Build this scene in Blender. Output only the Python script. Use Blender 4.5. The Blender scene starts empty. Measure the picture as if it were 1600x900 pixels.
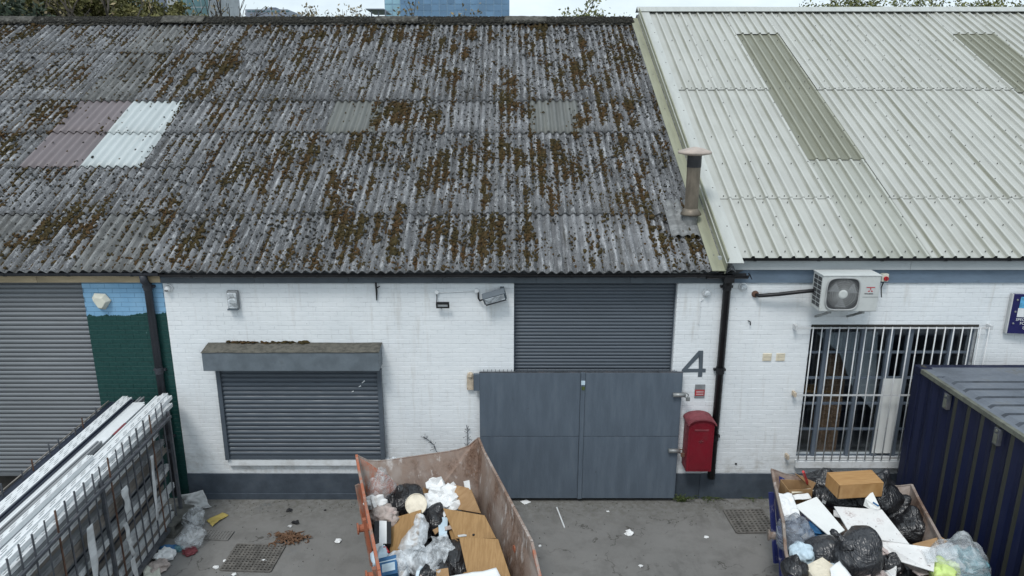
import bpy, bmesh, math, random
import numpy as np
from mathutils import Vector, Matrix, noise, Euler
R = math.radians
random.seed(7); RNG = np.random.default_rng(7)
SC = bpy.context.scene
COL = SC.collection

# ------------------------------------------------------------------ camera
F = 1110.0; PITCH = 15.15; CAMH = 6.46; CX = 790.0
cam_d = bpy.data.cameras.new('camera'); cam = bpy.data.objects.new('camera', cam_d); COL.objects.link(cam)
cam_d.sensor_width = 36.0; cam_d.lens = 36.0 * F / 1600.0
cam_d.shift_x = (800.0 - CX) / 1600.0
cam_d.clip_start = 0.05; cam_d.clip_end = 3000
cam.location = (0, 0, CAMH); cam.rotation_euler = (R(90 - PITCH), 0, 0)
SC.camera = cam

# ------------------------------------------------------------------ world, sun, exposure
SUN_EL, SUN_AZ = 58.0, 205.0      # degrees; azimuth clockwise from +Y: behind the camera, slightly to its left
W = bpy.data.worlds.new('World'); SC.world = W; W.use_nodes = True
wn = W.node_tree; wn.nodes.clear()
def wnode(t, **k):
    n = wn.nodes.new(t)
    for a, v in k.items(): setattr(n, a, v)
    return n
sky = wnode('ShaderNodeTexSky', sky_type='NISHITA', sun_disc=False)
sky.sun_elevation = R(SUN_EL); sky.sun_rotation = R(SUN_AZ); sky.dust_density = 2.0; sky.air_density = 1.0
wtc = wnode('ShaderNodeTexCoord'); wmp = wnode('ShaderNodeMapping'); wmp.inputs['Scale'].default_value = (1.6, 1.6, 4.5)
wnz = wnode('ShaderNodeTexNoise'); wnz.inputs['Scale'].default_value = 2.2; wnz.inputs['Detail'].default_value = 7; wnz.inputs['Roughness'].default_value = 0.6
wrp = wnode('ShaderNodeMapRange'); wrp.inputs[1].default_value = 0.36; wrp.inputs[2].default_value = 0.58; wrp.inputs[3].default_value = 0.62; wrp.inputs[4].default_value = 1.0
wcl = wnode('ShaderNodeMix', data_type='RGBA'); wcl.inputs[7].default_value = (7.05, 8.05, 8.7, 1)
wbg = wnode('ShaderNodeBackground'); wbg.inputs['Strength'].default_value = 0.10
wout = wnode('ShaderNodeOutputWorld')
L = wn.links.new
L(wtc.outputs['Generated'], wmp.inputs[0]); L(wmp.outputs[0], wnz.inputs['Vector']); L(wnz.outputs[0], wrp.inputs[0])
L(wrp.outputs[0], wcl.inputs[0]); L(sky.outputs[0], wcl.inputs[6]); L(wcl.outputs[2], wbg.inputs[0]); L(wbg.outputs[0], wout.inputs[0])
sun_d = bpy.data.lights.new('sun', 'SUN'); sun_d.energy = 1.4; sun_d.angle = R(16); sun_d.color = (1.0, 0.98, 0.95)
sun = bpy.data.objects.new('sun', sun_d); COL.objects.link(sun)
sd = Vector((math.sin(R(SUN_AZ)) * math.cos(R(SUN_EL)), math.cos(R(SUN_AZ)) * math.cos(R(SUN_EL)), math.sin(R(SUN_EL))))
sun.rotation_euler = sd.to_track_quat('Z', 'Y').to_euler(); sun.location = (0, 0, 30)
SC.view_settings.view_transform = 'Standard'; SC.view_settings.look = 'None'
SC.view_settings.exposure = 0.36; SC.view_settings.gamma = 1.0; SC.view_settings.use_curve_mapping = False
SC.render.engine = 'CYCLES'
SC.cycles.transparent_max_bounces = 16

# ------------------------------------------------------------------ measuring: a pixel of the photograph to a point of the place
CP, SP = math.cos(R(PITCH)), math.sin(R(PITCH))
def ray(px, py):
    v = (px - CX) / F; u = (450.0 - py) / F
    return Vector((v, CP + u * SP, -SP + u * CP))
def at(px, py, Y=None, Z=None, X=None):
    d = ray(px, py)
    if Y is not None: t = Y / d.y
    elif Z is not None: t = (Z - CAMH) / d.z
    else: t = X / d.x
    return Vector((0, 0, CAMH)) + d * t

# ------------------------------------------------------------------ materials
def nt(name):
    m = bpy.data.materials.new(name); m.use_nodes = True
    t = m.node_tree; t.nodes.clear()
    return m, t
class G:
    """small node-graph writer"""
    def __init__(s, name):
        s.m, s.t = nt(name); s.out = s.n('ShaderNodeOutputMaterial')
    def n(s, typ, **k):
        x = s.t.nodes.new(typ)
        for a, v in k.items(): setattr(x, a, v)
        return x
    def l(s, a, b): s.t.links.new(a, b)
    def coord(s, kind='Object', scale=(1, 1, 1), rnd=0.0, rot=(0, 0, 0)):
        if kind == 'World': o = s.n('ShaderNodeNewGeometry').outputs['Position']
        else: o = s.n('ShaderNodeTexCoord').outputs[kind]
        if rnd:
            oi = s.n('ShaderNodeObjectInfo'); mu = s.n('ShaderNodeMath', operation='MULTIPLY'); s.l(oi.outputs['Random'], mu.inputs[0]); mu.inputs[1].default_value = rnd
            ad = s.n('ShaderNodeVectorMath', operation='ADD'); s.l(o, ad.inputs[0]); s.l(mu.outputs[0], ad.inputs[1]); o = ad.outputs[0]
        mp = s.n('ShaderNodeMapping'); mp.inputs['Scale'].default_value = scale; mp.inputs['Rotation'].default_value = rot
        s.l(o, mp.inputs[0]); return mp.outputs[0]
    def noise(s, c, scale=5, detail=5, rough=0.55, dist=0.0):
        x = s.n('ShaderNodeTexNoise'); x.inputs['Scale'].default_value = scale; x.inputs['Detail'].default_value = detail
        x.inputs['Roughness'].default_value = rough; x.inputs['Distortion'].default_value = dist
        s.l(c, x.inputs['Vector']); return x.outputs[0]
    def vor(s, c, scale=5, feature='F1', out='Distance'):
        x = s.n('ShaderNodeTexVoronoi', feature=feature); x.inputs['Scale'].default_value = scale
        s.l(c, x.inputs['Vector']); return x.outputs[out]
    def ramp(s, v, a, b, lo=0.0, hi=1.0):
        x = s.n('ShaderNodeMapRange', interpolation_type='SMOOTHSTEP')
        x.inputs[1].default_value = a; x.inputs[2].default_value = b; x.inputs[3].default_value = lo; x.inputs[4].default_value = hi
        s.l(v, x.inputs[0]); return x.outputs[0]
    def math(s, op, a, b=None):
        x = s.n('ShaderNodeMath', operation=op)
        for i, v in enumerate((a, b)):
            if v is None: continue
            if isinstance(v, (int, float)): x.inputs[i].default_value = v
            else: s.l(v, x.inputs[i])
        return x.outputs[0]
    def mix(s, f, a, b):
        x = s.n('ShaderNodeMix', data_type='RGBA')
        for i, v in ((0, f), (6, a), (7, b)):
            if isinstance(v, (int, float)): x.inputs[i].default_value = v
            elif isinstance(v, (tuple, list)): x.inputs[i].default_value = tuple(v) + (1,) * (4 - len(v))
            else: s.l(v, x.inputs[i])
        return x.outputs[2]
    def sep(s, c):
        x = s.n('ShaderNodeSeparateXYZ'); s.l(c, x.inputs[0]); return x.outputs
    def bump(s, h, strength=0.3, dist=0.01):
        x = s.n('ShaderNodeBump'); x.inputs['Strength'].default_value = strength; x.inputs['Distance'].default_value = dist
        s.l(h, x.inputs['Height']); return x.outputs[0]
    def bsdf(s, col, rough=0.6, metal=0.0, bump=None, spec=0.4, alpha=None, coat=0.0):
        b = s.n('ShaderNodeBsdfPrincipled')
        for k, v in (('Base Color', col), ('Roughness', rough), ('Metallic', metal), ('Alpha', alpha)):
            if v is None: continue
            if isinstance(v, (int, float)): b.inputs[k].default_value = v
            elif isinstance(v, (tuple, list)): b.inputs[k].default_value = tuple(v) + (1,) * (4 - len(v))
            else: s.l(v, b.inputs[k])
        b.inputs['Specular IOR Level'].default_value = spec; b.inputs['Coat Weight'].default_value = coat
        if bump is not None: s.l(bump, b.inputs['Normal'])
        s.b = b; s.l(b.outputs[0], s.out.inputs[0]); return b

def M_worn(name, col, dirt=(0.08, 0.07, 0.055), amount=0.5, var=0.25, rough=0.55, scale=4.0, stretch=(1, 1, 1), metal=0.0, kind='Object', rnd=9.0, bumps=0.15, spec=0.4, chips=None, chipcol=(0.1, 0.05, 0.03)):
    g = G(name); c = g.coord(kind, stretch, rnd)
    n1 = g.noise(c, scale, 6, 0.62); n2 = g.noise(c, scale * 6.3, 5, 0.6)
    lo = tuple(x * (1 - var) for x in col); hi = tuple(min(1, x * (1 + var)) for x in col)
    k = g.mix(g.ramp(n1, 0.32, 0.68), lo, hi)
    mask = g.math('MULTIPLY', g.ramp(n1, 0.5, 0.78), g.ramp(n2, 0.3, 0.7))
    mask = g.math('MULTIPLY', mask, amount)
    k = g.mix(mask, k, dirt)
    if chips is not None:
        n3 = g.noise(g.coord(kind, (1, 1, 1), rnd), scale * 3.1, 7, 0.7)
        k = g.mix(g.ramp(n3, chips, chips + 0.03), k, chipcol)
    g.bsdf(k, g.ramp(n2, 0.2, 0.8, rough - 0.12, min(1, rough + 0.15)), metal, g.bump(n2, bumps, 0.01), spec)
    return g.m

def M_brick_white(name):
    g = G(name); c = g.coord('World'); cs = g.coord('World', (1, 1, 9))
    n1 = g.noise(c, 1.1, 5); n2 = g.noise(c, 28, 5, 0.65); n3 = g.noise(cs, 4.0, 5, 0.6)
    col = g.mix(g.ramp(n1, 0.3, 0.7), (0.70, 0.73, 0.75), (0.77, 0.795, 0.81))
    col = g.mix(g.math('MULTIPLY', g.ramp(n3, 0.52, 0.75), 0.22), col, (0.47, 0.50, 0.53))
    st = g.noise(g.coord('World', (5, 5, 0.5)), 2.2, 5, 0.6)
    col = g.mix(g.math('MULTIPLY', g.ramp(st, 0.54, 0.76), 0.32), col, (0.42, 0.39, 0.34))
    z = g.sep(g.coord('World'))[2]
    low = g.math('MULTIPLY', g.ramp(z, 1.25, 0.4), g.ramp(g.noise(c, 5, 6, 0.65), 0.42, 0.7))
    col = g.mix(g.math('MULTIPLY', low, 0.55), col, (0.36, 0.34, 0.30))
    chips = g.ramp(g.noise(c, 17, 6, 0.72), 0.69, 0.715)
    col = g.mix(g.math('MULTIPLY', chips, 0.75), col, (0.16, 0.13, 0.11))
    g.bsdf(col, 0.55, 0, g.bump(n2, 0.35, 0.006), 0.35)
    return g.m

def M_mortar_white(name):
    g = G(name); c = g.coord('World'); n = g.noise(g.coord('World', (1, 1, 5)), 3, 6, 0.7); n2 = g.noise(c, 60, 3)
    col = g.mix(g.ramp(n, 0.45, 0.66), (0.70, 0.725, 0.745), (0.40, 0.42, 0.44))
    g.bsdf(col, 0.8, 0, g.bump(n2, 0.4, 0.004)); return g.m

ZB = at(200, 489, Y=10.5).z     # the ragged line where green paint stops
def M_brick_blue(name, k=1.0):
    g = G(name); c = g.coord('World'); x, y, z = g.sep(c)
    n1 = g.noise(c, 2.0, 5); n2 = g.noise(c, 30, 5, 0.65); nl = g.noise(g.coord('World', (1, 1, 0.15)), 7, 4, 0.7)
    blue = g.mix(g.ramp(n1, 0.3, 0.7), (0.175 * k, 0.355 * k, 0.54 * k), (0.225 * k, 0.41 * k, 0.59 * k))
    green = g.mix(g.ramp(n2, 0.3, 0.75), (0.006, 0.042, 0.039), (0.012, 0.060, 0.055))
    edge = g.math('ADD', z, g.math('MULTIPLY', nl, -0.18))
    edge = g.math('ADD', edge, g.math('MULTIPLY', x, -0.045))
    f = g.ramp(edge, ZB + 0.15, ZB + 0.165)
    col = g.mix(f, green, blue)
    chips = g.ramp(g.noise(c, 15, 6, 0.72), 0.69, 0.72)
    col = g.mix(g.math('MULTIPLY', chips, 0.5), col, (0.2, 0.3, 0.3))
    g.bsdf(col, 0.5, 0, g.bump(n2, 0.35, 0.006), 0.35); return g.m

def M_asbestos(name, base=0.142, lichen=0.60, tint=(0.975, 1.0, 1.045)):
    g = G(name); o = g.coord('Object', (1, 1, 1), 13.0); st = g.coord('Object', (1, 0.13, 1), 13.0); raw = g.coord('Object')
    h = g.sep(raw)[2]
    crest = g.ramp(h, -0.020, 0.020)  # whiter crests, darker valleys: wear and dirt, plus painted light and shade
    big = g.noise(o, 1.1, 4, 0.6); stre = g.noise(st, 17, 7, 0.72); mid = g.noise(o, 15, 7, 0.72); fine = g.noise(o, 70, 4, 0.7)
    a = tuple(base * 0.72 * t for t in tint); b = tuple(base * 1.45 * t for t in tint)
    col = g.mix(g.ramp(big, 0.3, 0.7), a, b)
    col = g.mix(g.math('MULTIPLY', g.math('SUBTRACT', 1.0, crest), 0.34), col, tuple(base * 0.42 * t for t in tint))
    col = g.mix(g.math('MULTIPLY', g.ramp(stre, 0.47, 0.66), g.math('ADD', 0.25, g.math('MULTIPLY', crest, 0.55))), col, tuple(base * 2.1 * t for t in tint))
    wl = g.math('MULTIPLY', g.ramp(stre, 0.49, 0.60), g.ramp(mid, 0.47, 0.58))
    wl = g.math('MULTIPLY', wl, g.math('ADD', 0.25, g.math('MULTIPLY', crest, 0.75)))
    col = g.mix(g.math('MULTIPLY', wl, lichen), col, (0.50, 0.51, 0.52))
    spot = g.ramp(g.noise(o, 38, 4, 0.65), 0.60, 0.65)
    col = g.mix(g.math('MULTIPLY', spot, lichen), col, (0.50, 0.51, 0.51))
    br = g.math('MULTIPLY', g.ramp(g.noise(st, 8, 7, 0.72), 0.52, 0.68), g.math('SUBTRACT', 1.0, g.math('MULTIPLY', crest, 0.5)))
    col = g.mix(g.math('MULTIPLY', br, 0.7), col, (0.050, 0.045, 0.033))
    dk = g.ramp(g.noise(o, 22, 6, 0.7), 0.575, 0.63)
    col = g.mix(g.math('MULTIPLY', dk, 0.8), col, (0.030, 0.030, 0.027))
    hh = g.math('ADD', mid, g.math('MULTIPLY', fine, 0.6))
    g.bsdf(col, 0.92, 0, g.bump(hh, 0.9, 0.016), 0.2); return g.m

def M_moss(name):
    g = G(name); c = g.coord('Object'); n = g.noise(c, 1.6, 3); n2 = g.noise(c, 60, 4, 0.7); n3 = g.noise(c, 26, 3); 
    col = g.mix(g.ramp(n, 0.38, 0.62), (0.064, 0.049, 0.021), (0.086, 0.050, 0.024))
    col = g.mix(g.ramp(n3, 0.46, 0.60), col, (0.036, 0.032, 0.017))
    col = g.mix(g.math('MULTIPLY', g.ramp(n2, 0.5, 0.72), 0.45), col, (0.17, 0.115, 0.05))
    g.bsdf(col, 0.95, 0, g.bump(n2, 0.9, 0.02), 0.1); return g.m

def M_white_roof(name, col=(0.405, 0.412, 0.385), grime=0.9, crest=0.25):
    g = G(name); o = g.coord('Object', (1, 1, 1), 7.0); st = g.coord('Object', (1, 0.08, 1), 7.0); raw = g.coord('Object')
    x, y, h = g.sep(raw)
    n1 = g.noise(o, 1.2, 4); s1 = g.noise(st, 22, 5, 0.6); f = g.noise(o, 50, 3)
    k = g.mix(g.ramp(n1, 0.3, 0.7), tuple(c * 0.93 for c in col), tuple(min(1, c * 1.05) for c in col))
    k = g.mix(g.math('MULTIPLY', g.ramp(s1, 0.45, 0.75), 0.22), k, (0.36, 0.38, 0.35))
    # moss film gathers in the pan on one side of each rib
    ph = g.math('FRACT', g.math('ADD', g.math('DIVIDE', x, 0.2), 0.5))
    near = g.math('MULTIPLY', g.ramp(ph, 0.36, 0.50), g.ramp(ph, 0.70, 0.62))
    film = g.math('MULTIPLY', near, g.ramp(g.noise(st, 4, 5, 0.7), 0.30, 0.75))
    k = g.mix(g.math('MULTIPLY', film, grime), k, (0.185, 0.185, 0.135))
    blot = g.math('MULTIPLY', g.ramp(g.noise(g.coord('Object', (1, .35, 1), 7.0), 3.1, 6, .65), .48, .72), .3)
    k = g.mix(blot, k, tuple(c * .72 for c in (col[0], col[1], col[2] * .92)))
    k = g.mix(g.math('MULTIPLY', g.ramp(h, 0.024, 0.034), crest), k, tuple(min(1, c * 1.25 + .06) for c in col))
    g.bsdf(k, 0.5, 0, g.bump(f, 0.05, 0.004), 0.4); return g.m

def M_rust(name, paint=(0.48, 0.13, 0.05), rustiness=0.5, scratch=0.35, stretch=(1, 1, 0.35)):
    g = G(name); c = g.coord('Object'); cs = g.coord('Object', stretch)
    n1 = g.noise(cs, 3.4, 7, 0.68); n2 = g.noise(c, 26, 6, 0.7); n3 = g.noise(cs, 9, 6, 0.7); n4 = g.noise(c, 1.6, 4)
    rust = g.mix(g.ramp(n2, 0.3, 0.7), (0.095, 0.052, 0.034), (0.23, 0.15, 0.11))
    rust = g.mix(g.ramp(n4, 0.35, 0.65), rust, (0.32, 0.27, 0.24))
    k = g.mix(g.ramp(n1, 1 - rustiness - 0.12, 1 - rustiness + 0.02), paint, rust)
    k = g.mix(g.math('MULTIPLY', g.ramp(n3, 0.54, 0.70), scratch), k, (0.52, 0.49, 0.47))
    g.bsdf(k, 0.75, 0.0, g.bump(n2, 0.35, 0.01), 0.3); return g.m

def M_bag(name, col=(0.013, 0.013, 0.015), rough=0.30):
    g = G(name); n = g.noise(g.coord('Object', (1.2, 0.7, 2.2), 3.0, (.4, .9, .2)), 3.0, 3, 0.45, 2.2); v = g.noise(g.coord('Object', (5.0, .9, 1.2), 5.0, (.2, .5, 1.1)), 4.5, 3, 0.45, 0.7)
    r1 = g.math('ABSOLUTE', g.math('SUBTRACT', n, 0.5)); r2 = g.math('ABSOLUTE', g.math('SUBTRACT', v, 0.5)); h = g.math('ADD', r1, g.math('MULTIPLY', r2, 0.8))
    g.bsdf(col, rough, 0, g.bump(h, 0.42, 0.12), 0.75); return g.m

def M_film(name, col=(0.75, 0.79, 0.82), dens=0.5, rough=0.25):
    g = G(name); c = g.coord('Object', (1, .5, 1.3), 3.0, (.3, .8, .5)); n = g.noise(c, 7, 4, 0.5, 1.6); n2 = g.noise(c, 3, 3)
    b = g.n('ShaderNodeBsdfPrincipled'); b.inputs['Base Color'].default_value = tuple(col) + (1,); b.inputs['Roughness'].default_value = rough
    g.l(g.bump(g.math('ABSOLUTE', g.math('SUBTRACT', n, 0.5)), 0.6, 0.08), b.inputs['Normal'])
    tr = g.n('ShaderNodeBsdfTransparent'); mx = g.n('ShaderNodeMixShader')
    g.l(g.ramp(n, 0.35, 0.68, dens * 0.55, min(1, dens * 1.5)), mx.inputs[0]); g.l(tr.outputs[0], mx.inputs[1]); g.l(b.outputs[0], mx.inputs[2]); g.l(mx.outputs[0], g.out.inputs[0])
    return g.m

def M_glass(name, tint=(0.95, 0.97, 0.98)):
    g = G(name); gl = g.n('ShaderNodeBsdfGlossy'); gl.inputs['Roughness'].default_value = 0.03; gl.inputs['Color'].default_value = (0.9, 0.93, 0.95, 1)
    tr = g.n('ShaderNodeBsdfTransparent'); tr.inputs[0].default_value = tuple(tint) + (1,)
    mx = g.n('ShaderNodeMixShader'); mx.inputs[0].default_value = 0.07; g.l(tr.outputs[0], mx.inputs[1]); g.l(gl.outputs[0], mx.inputs[2]); g.l(mx.outputs[0], g.out.inputs[0]); return g.m

def M_wood(name, a, b, scale=6, stretch=(1, 8, 1), rough=0.55, rot=(0, 0, 0)):
    g = G(name); c = g.coord('Object', stretch, 5.0, rot); n = g.noise(c, scale, 6, 0.6, 0.4); n2 = g.noise(g.coord('Object', (1, 1, 1), 5.0), 2.5, 4)
    k = g.mix(g.ramp(n, 0.35, 0.65), a, b); k = g.mix(g.math('MULTIPLY', g.ramp(n2, 0.5, 0.75), 0.35), k, tuple(x * 0.65 for x in a))
    g.bsdf(k, rough, 0, g.bump(n, 0.05, 0.003), 0.35); return g.m

def M_ground(name):
    g = G(name); c = g.coord('World'); n1 = g.noise(c, 0.35, 5, 0.6); n2 = g.noise(c, 2.4, 7, 0.65); n3 = g.noise(c, 45, 5, 0.7); n4 = g.noise(c, 11, 6, 0.7)
    k = g.mix(g.ramp(n1, 0.35, 0.65), (0.172, 0.169, 0.162), (0.205, 0.201, 0.193))
    k = g.mix(g.math('MULTIPLY', g.ramp(n2, 0.44, 0.68), 0.6), k, (0.128, 0.125, 0.119)); oil = g.math('MULTIPLY', g.ramp(g.noise(g.coord('World', (1.2, .5, 1)), 1.1, 6, .7), .56, .66), .4); k = g.mix(oil, k, (0.092, 0.089, 0.085))
    k = g.mix(g.math('MULTIPLY', g.ramp(n4, 0.58, 0.70), 0.35), k, (0.235, 0.222, 0.20))
    y = g.sep(c)[1]
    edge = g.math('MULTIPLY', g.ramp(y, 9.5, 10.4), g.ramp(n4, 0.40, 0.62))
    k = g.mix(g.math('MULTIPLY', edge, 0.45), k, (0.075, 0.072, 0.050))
    cr = g.n('ShaderNodeTexVoronoi', feature='DISTANCE_TO_EDGE'); cr.inputs['Scale'].default_value = 0.42
    dv = g.n('ShaderNodeVectorMath', operation='ADD'); nv = g.n('ShaderNodeTexNoise'); nv.inputs['Scale'].default_value = 2.5; nv.inputs['Detail'].default_value = 5
    g.l(c, nv.inputs['Vector']); g.l(c, dv.inputs[0]); g.l(nv.outputs[1], dv.inputs[1]); g.l(dv.outputs[0], cr.inputs['Vector'])
    k = g.mix(g.math('MULTIPLY', g.ramp(cr.outputs[0], 0.007, 0.0), g.ramp(n2, 0.42, 0.58, 0.0, 0.8)), k, (0.05, 0.046, 0.04))
    sp = g.ramp(g.noise(c, 75, 2), 0.70, 0.74); k = g.mix(g.math('MULTIPLY', sp, 0.5), k, (0.33, 0.32, 0.30))
    bl = g.math('MULTIPLY', g.ramp(g.noise(c, 1.7, 3), 0.66, 0.72), g.ramp(n4, 0.45, 0.6)); k = g.mix(g.math('MULTIPLY', bl, 0.3), k, (0.08, 0.13, 0.17))
    g.bsdf(k, g.ramp(n2, 0.3, 0.7, 0.72, 0.92), 0, g.bump(n3, 0.5, 0.008), 0.3); return g.m

MT = {}
MT['white_brick'] = M_brick_white('white painted brick'); MT['white_mortar'] = M_mortar_white('white painted mortar')
MT['blue_brick'] = M_brick_blue('blue over green painted brick'); MT['blue_mortar'] = M_brick_blue('blue over green painted joint', 0.55)
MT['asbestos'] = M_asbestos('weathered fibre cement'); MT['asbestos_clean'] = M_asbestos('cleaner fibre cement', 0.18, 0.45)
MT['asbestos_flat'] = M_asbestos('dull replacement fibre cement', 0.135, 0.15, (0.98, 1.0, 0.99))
MT['moss'] = M_moss('brown moss'); MT['moss_dark'] = M_worn('dark dried moss', (0.022, 0.021, 0.017), (0.07, 0.055, 0.03), 0.6, 0.4, 0.95, 14)
MT['ridge'] = M_worn('mossy ridge', (0.062, 0.060, 0.052), (0.26, 0.27, 0.27), 0.45, 0.5, 0.95, 9, bumps=1.0)
MT['grp_brown'] = M_worn('mauve grp', (0.165, 0.142, 0.148), (0.12, 0.10, 0.09), 0.6, 0.12, 0.5, 3, (1, 0.2, 1))
MT['grp_clear'] = M_worn('pale grp', (0.43, 0.47, 0.475), (0.25, 0.26, 0.24), 0.7, 0.08, 0.4, 3, (1, 0.2, 1))
MT['grp_grey'] = M_worn('grey grp', (0.125, 0.13, 0.122), (0.11, 0.11, 0.08), 0.5, 0.12, 0.5, 3, (1, 0.2, 1))
MT['roof_white'] = M_white_roof('white coated steel roof')
MT['rooflight'] = M_white_roof('algae covered rooflight', (0.175, 0.178, 0.135), 0.9, 0.9)
MT['rooflight_pale'] = M_white_roof('pale dirty roof steel', (0.325, 0.335, 0.30), 0.8, 0.6)
MT['flashing'] = M_worn('greenish verge flashing', (0.27, 0.275, 0.20), (0.14, 0.14, 0.09), 0.5, 0.15, 0.5, 2, (4, 0.3, 1))
MT['flash_top'] = M_worn('white verge flashing', (0.42, 0.435, 0.415), (0.25, 0.25, 0.20), 0.3, 0.08, 0.5, 2, (4, 0.3, 1))
MT['fixing'] = M_worn('dark fixing', (0.17, 0.17, 0.16), rough=0.6)
MT['grey_paint'] = M_worn('dark grey paint', (0.088, 0.108, 0.128), (0.05, 0.05, 0.05), 0.4, 0.12, 0.5, 2.5)
MT['plinth'] = M_worn('dark grey plinth paint', (0.055, 0.070, 0.090), (0.11, 0.11, 0.11), 0.4, 0.2, 0.6, 3, chips=0.69, chipcol=(0.006, 0.006, 0.008), kind='World')
MT['fascia'] = M_worn('grey fascia paint', (0.085, 0.105, 0.125), (0.05, 0.05, 0.05), 0.5, 0.15, 0.5, 2.5)
MT['tan'] = M_worn('bare tan timber', (0.42, 0.34, 0.22), (0.10, 0.06, 0.04), 0.9, 0.2, 0.7, 3, (0.6, 1, 3))
MT['fascia_pale'] = M_worn('pale steel fascia', (0.40, 0.43, 0.44), (0.25, 0.26, 0.26), 0.4, 0.06, 0.5, 1.5)
MT['fascia_blue'] = M_worn('slate blue band', (0.135, 0.185, 0.245), (0.07, 0.09, 0.11), 0.7, 0.15, 0.6, 3, (0.6, 1, 2))
MT['black_pvc'] = M_worn('black gutter plastic', (0.013, 0.013, 0.015), (0.05, 0.045, 0.04), 0.5, 0.2, 0.4, 4)
MT['grey_pvc'] = M_worn('faded black plastic', (0.035, 0.038, 0.047), (0.02, 0.02, 0.02), 0.4, 0.2, 0.5, 4)
MT['shutter_dark'] = M_worn('slate shutter', (0.082, 0.100, 0.122), (0.04, 0.04, 0.04), 0.35, 0.10, 0.42, 1.5, (0.4, 1, 2), rnd=1.0)
MT['shutter_galv'] = M_worn('galvanised shutter', (0.165, 0.178, 0.192), (0.09, 0.09, 0.09), 0.35, 0.10, 0.42, 1.5, (0.4, 1, 2), metal=0.25, rnd=1.0)
MT['canopy_top'] = M_worn('lichened grey top', (0.105, 0.10, 0.085), (0.05, 0.04, 0.02), 0.8, 0.35, 0.9, 14, bumps=0.8)
MT['canopy_box'] = M_worn('faded grey box', (0.125, 0.150, 0.172), (0.05, 0.045, 0.04), 0.6, 0.2, 0.55, 2.5, chips=0.68, chipcol=(0.012, 0.012, 0.012))
MT['gate'] = M_worn('slate gate steel', (0.092, 0.117, 0.148), (0.125, 0.145, 0.165), 0.7, 0.10, 0.5, 3, (3, 1, .5), kind='World', chips=0.675, chipcol=(0.060, 0.062, 0.066), bumps=.35)
MT['galv'] = M_worn('dull galvanised steel', (0.28, 0.29, 0.29), (0.12, 0.10, 0.08), 0.5, 0.2, 0.45, 6, metal=0.5)
MT['steel_dark'] = M_worn('dark weathered steel', (0.085, 0.092, 0.105), (0.09, 0.045, 0.025), 0.7, 0.3, 0.55, 7, metal=0.2)
MT['steel_rust'] = M_worn('rusty steel', (0.10, 0.055, 0.038), (0.05, 0.03, 0.02), 0.6, 0.4, 0.8, 9)
MT['rust_cream'] = M_worn('rusty cream steel', (0.52, 0.44, 0.34), (0.13, 0.05, 0.025), 0.9, 0.2, 0.7, 9, chips=0.60, chipcol=(0.09, 0.035, 0.02))
MT['red'] = M_worn('red post box paint', (0.165, 0.007, 0.016), (0.10, 0.018, 0.022), 0.6, 0.12, 0.42, 3, spec=0.45)
MT['red_faded'] = M_worn('faded red paint', (0.19, 0.045, 0.055), (0.2, 0.12, 0.11), 0.5, 0.2, 0.6, 5)
MT['red_plain'] = M_worn('red plastic', (0.42, 0.015, 0.02), rough=0.45)
MT['cream'] = M_worn('cream plastic', (0.60, 0.60, 0.52), (0.35, 0.33, 0.25), 0.3, 0.08, 0.45, 6)
MT['white_plastic'] = M_worn('white plastic', (0.70, 0.72, 0.73), (0.36, 0.35, 0.33), 0.4, 0.06, 0.4, 5)
MT['white_dirty'] = M_worn('dirty white plastic', (0.54, 0.56, 0.57), (0.12, 0.11, 0.10), 0.9, 0.25, 0.55, 5, (1, 0.25, 1))
MT['grey_plastic'] = M_worn('grey plastic', (0.23, 0.24, 0.25), (0.06, 0.06, 0.05), 0.8, 0.25, 0.6, 4, (1, 0.25, 1))
MT['brown_plastic'] = M_worn('dusty brown board', (0.21, 0.19, 0.17), (0.05, 0.045, 0.04), 0.8, 0.3, 0.7, 4, (1, 0.25, 1))
MT['anthracite'] = M_worn('anthracite plastic', (0.020, 0.026, 0.042), (0.07, 0.07, 0.07), 0.4, 0.2, 0.4, 4, (1, 0.25, 1))
MT['ac_white'] = M_worn('outdoor unit enamel', (0.52, 0.54, 0.53), (0.3, 0.29, 0.25), 0.5, 0.07, 0.45, 4)
MT['ac_dark'] = M_worn('dark grille void', (0.05, 0.052, 0.055), rough=0.6)
MT['ac_grille'] = M_worn('grille wire', (0.36, 0.37, 0.37), rough=0.5)
MT['bar_white'] = M_worn('white painted bars', (0.56, 0.575, 0.585), (0.22, 0.10, 0.05), 0.7, 0.06, 0.45, 7, chips=0.70, chipcol=(0.12, 0.05, 0.03))
MT['mullion'] = M_worn('slate window frame', (0.115, 0.14, 0.175), (0.05, 0.05, 0.05), 0.3, 0.1, 0.5, 3)
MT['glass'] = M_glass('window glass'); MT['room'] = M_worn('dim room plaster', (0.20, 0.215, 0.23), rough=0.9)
MT['brick_brown'] = M_worn('bare brown brick', (0.26, 0.165, 0.10), (0.07, 0.05, 0.04), 0.8, 0.35, 0.9, 14, bumps=0.6)
MT['navy'] = M_worn('navy container paint', (0.0048, 0.0085, 0.034), (0.020, 0.020, 0.018), 0.8, 0.22, 0.5, 2.0, (1, 0.6, 0.12), chips=0.735, chipcol=(0.16, 0.16, 0.17))
MT['navy_moss'] = M_worn('algae streaked navy paint', (0.034, 0.036, 0.028), (0.010, 0.012, 0.03), 0.8, 0.3, 0.6, 3.0, (1, 0.8, 0.12))
MT['cont_roof'] = M_worn('dusty container roof', (0.125, 0.142, 0.168), (0.12, 0.115, 0.095), 0.9, 0.2, 0.6, 2.2, (1, 1, 1), chips=0.72, chipcol=(0.28, 0.26, 0.23))
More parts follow.
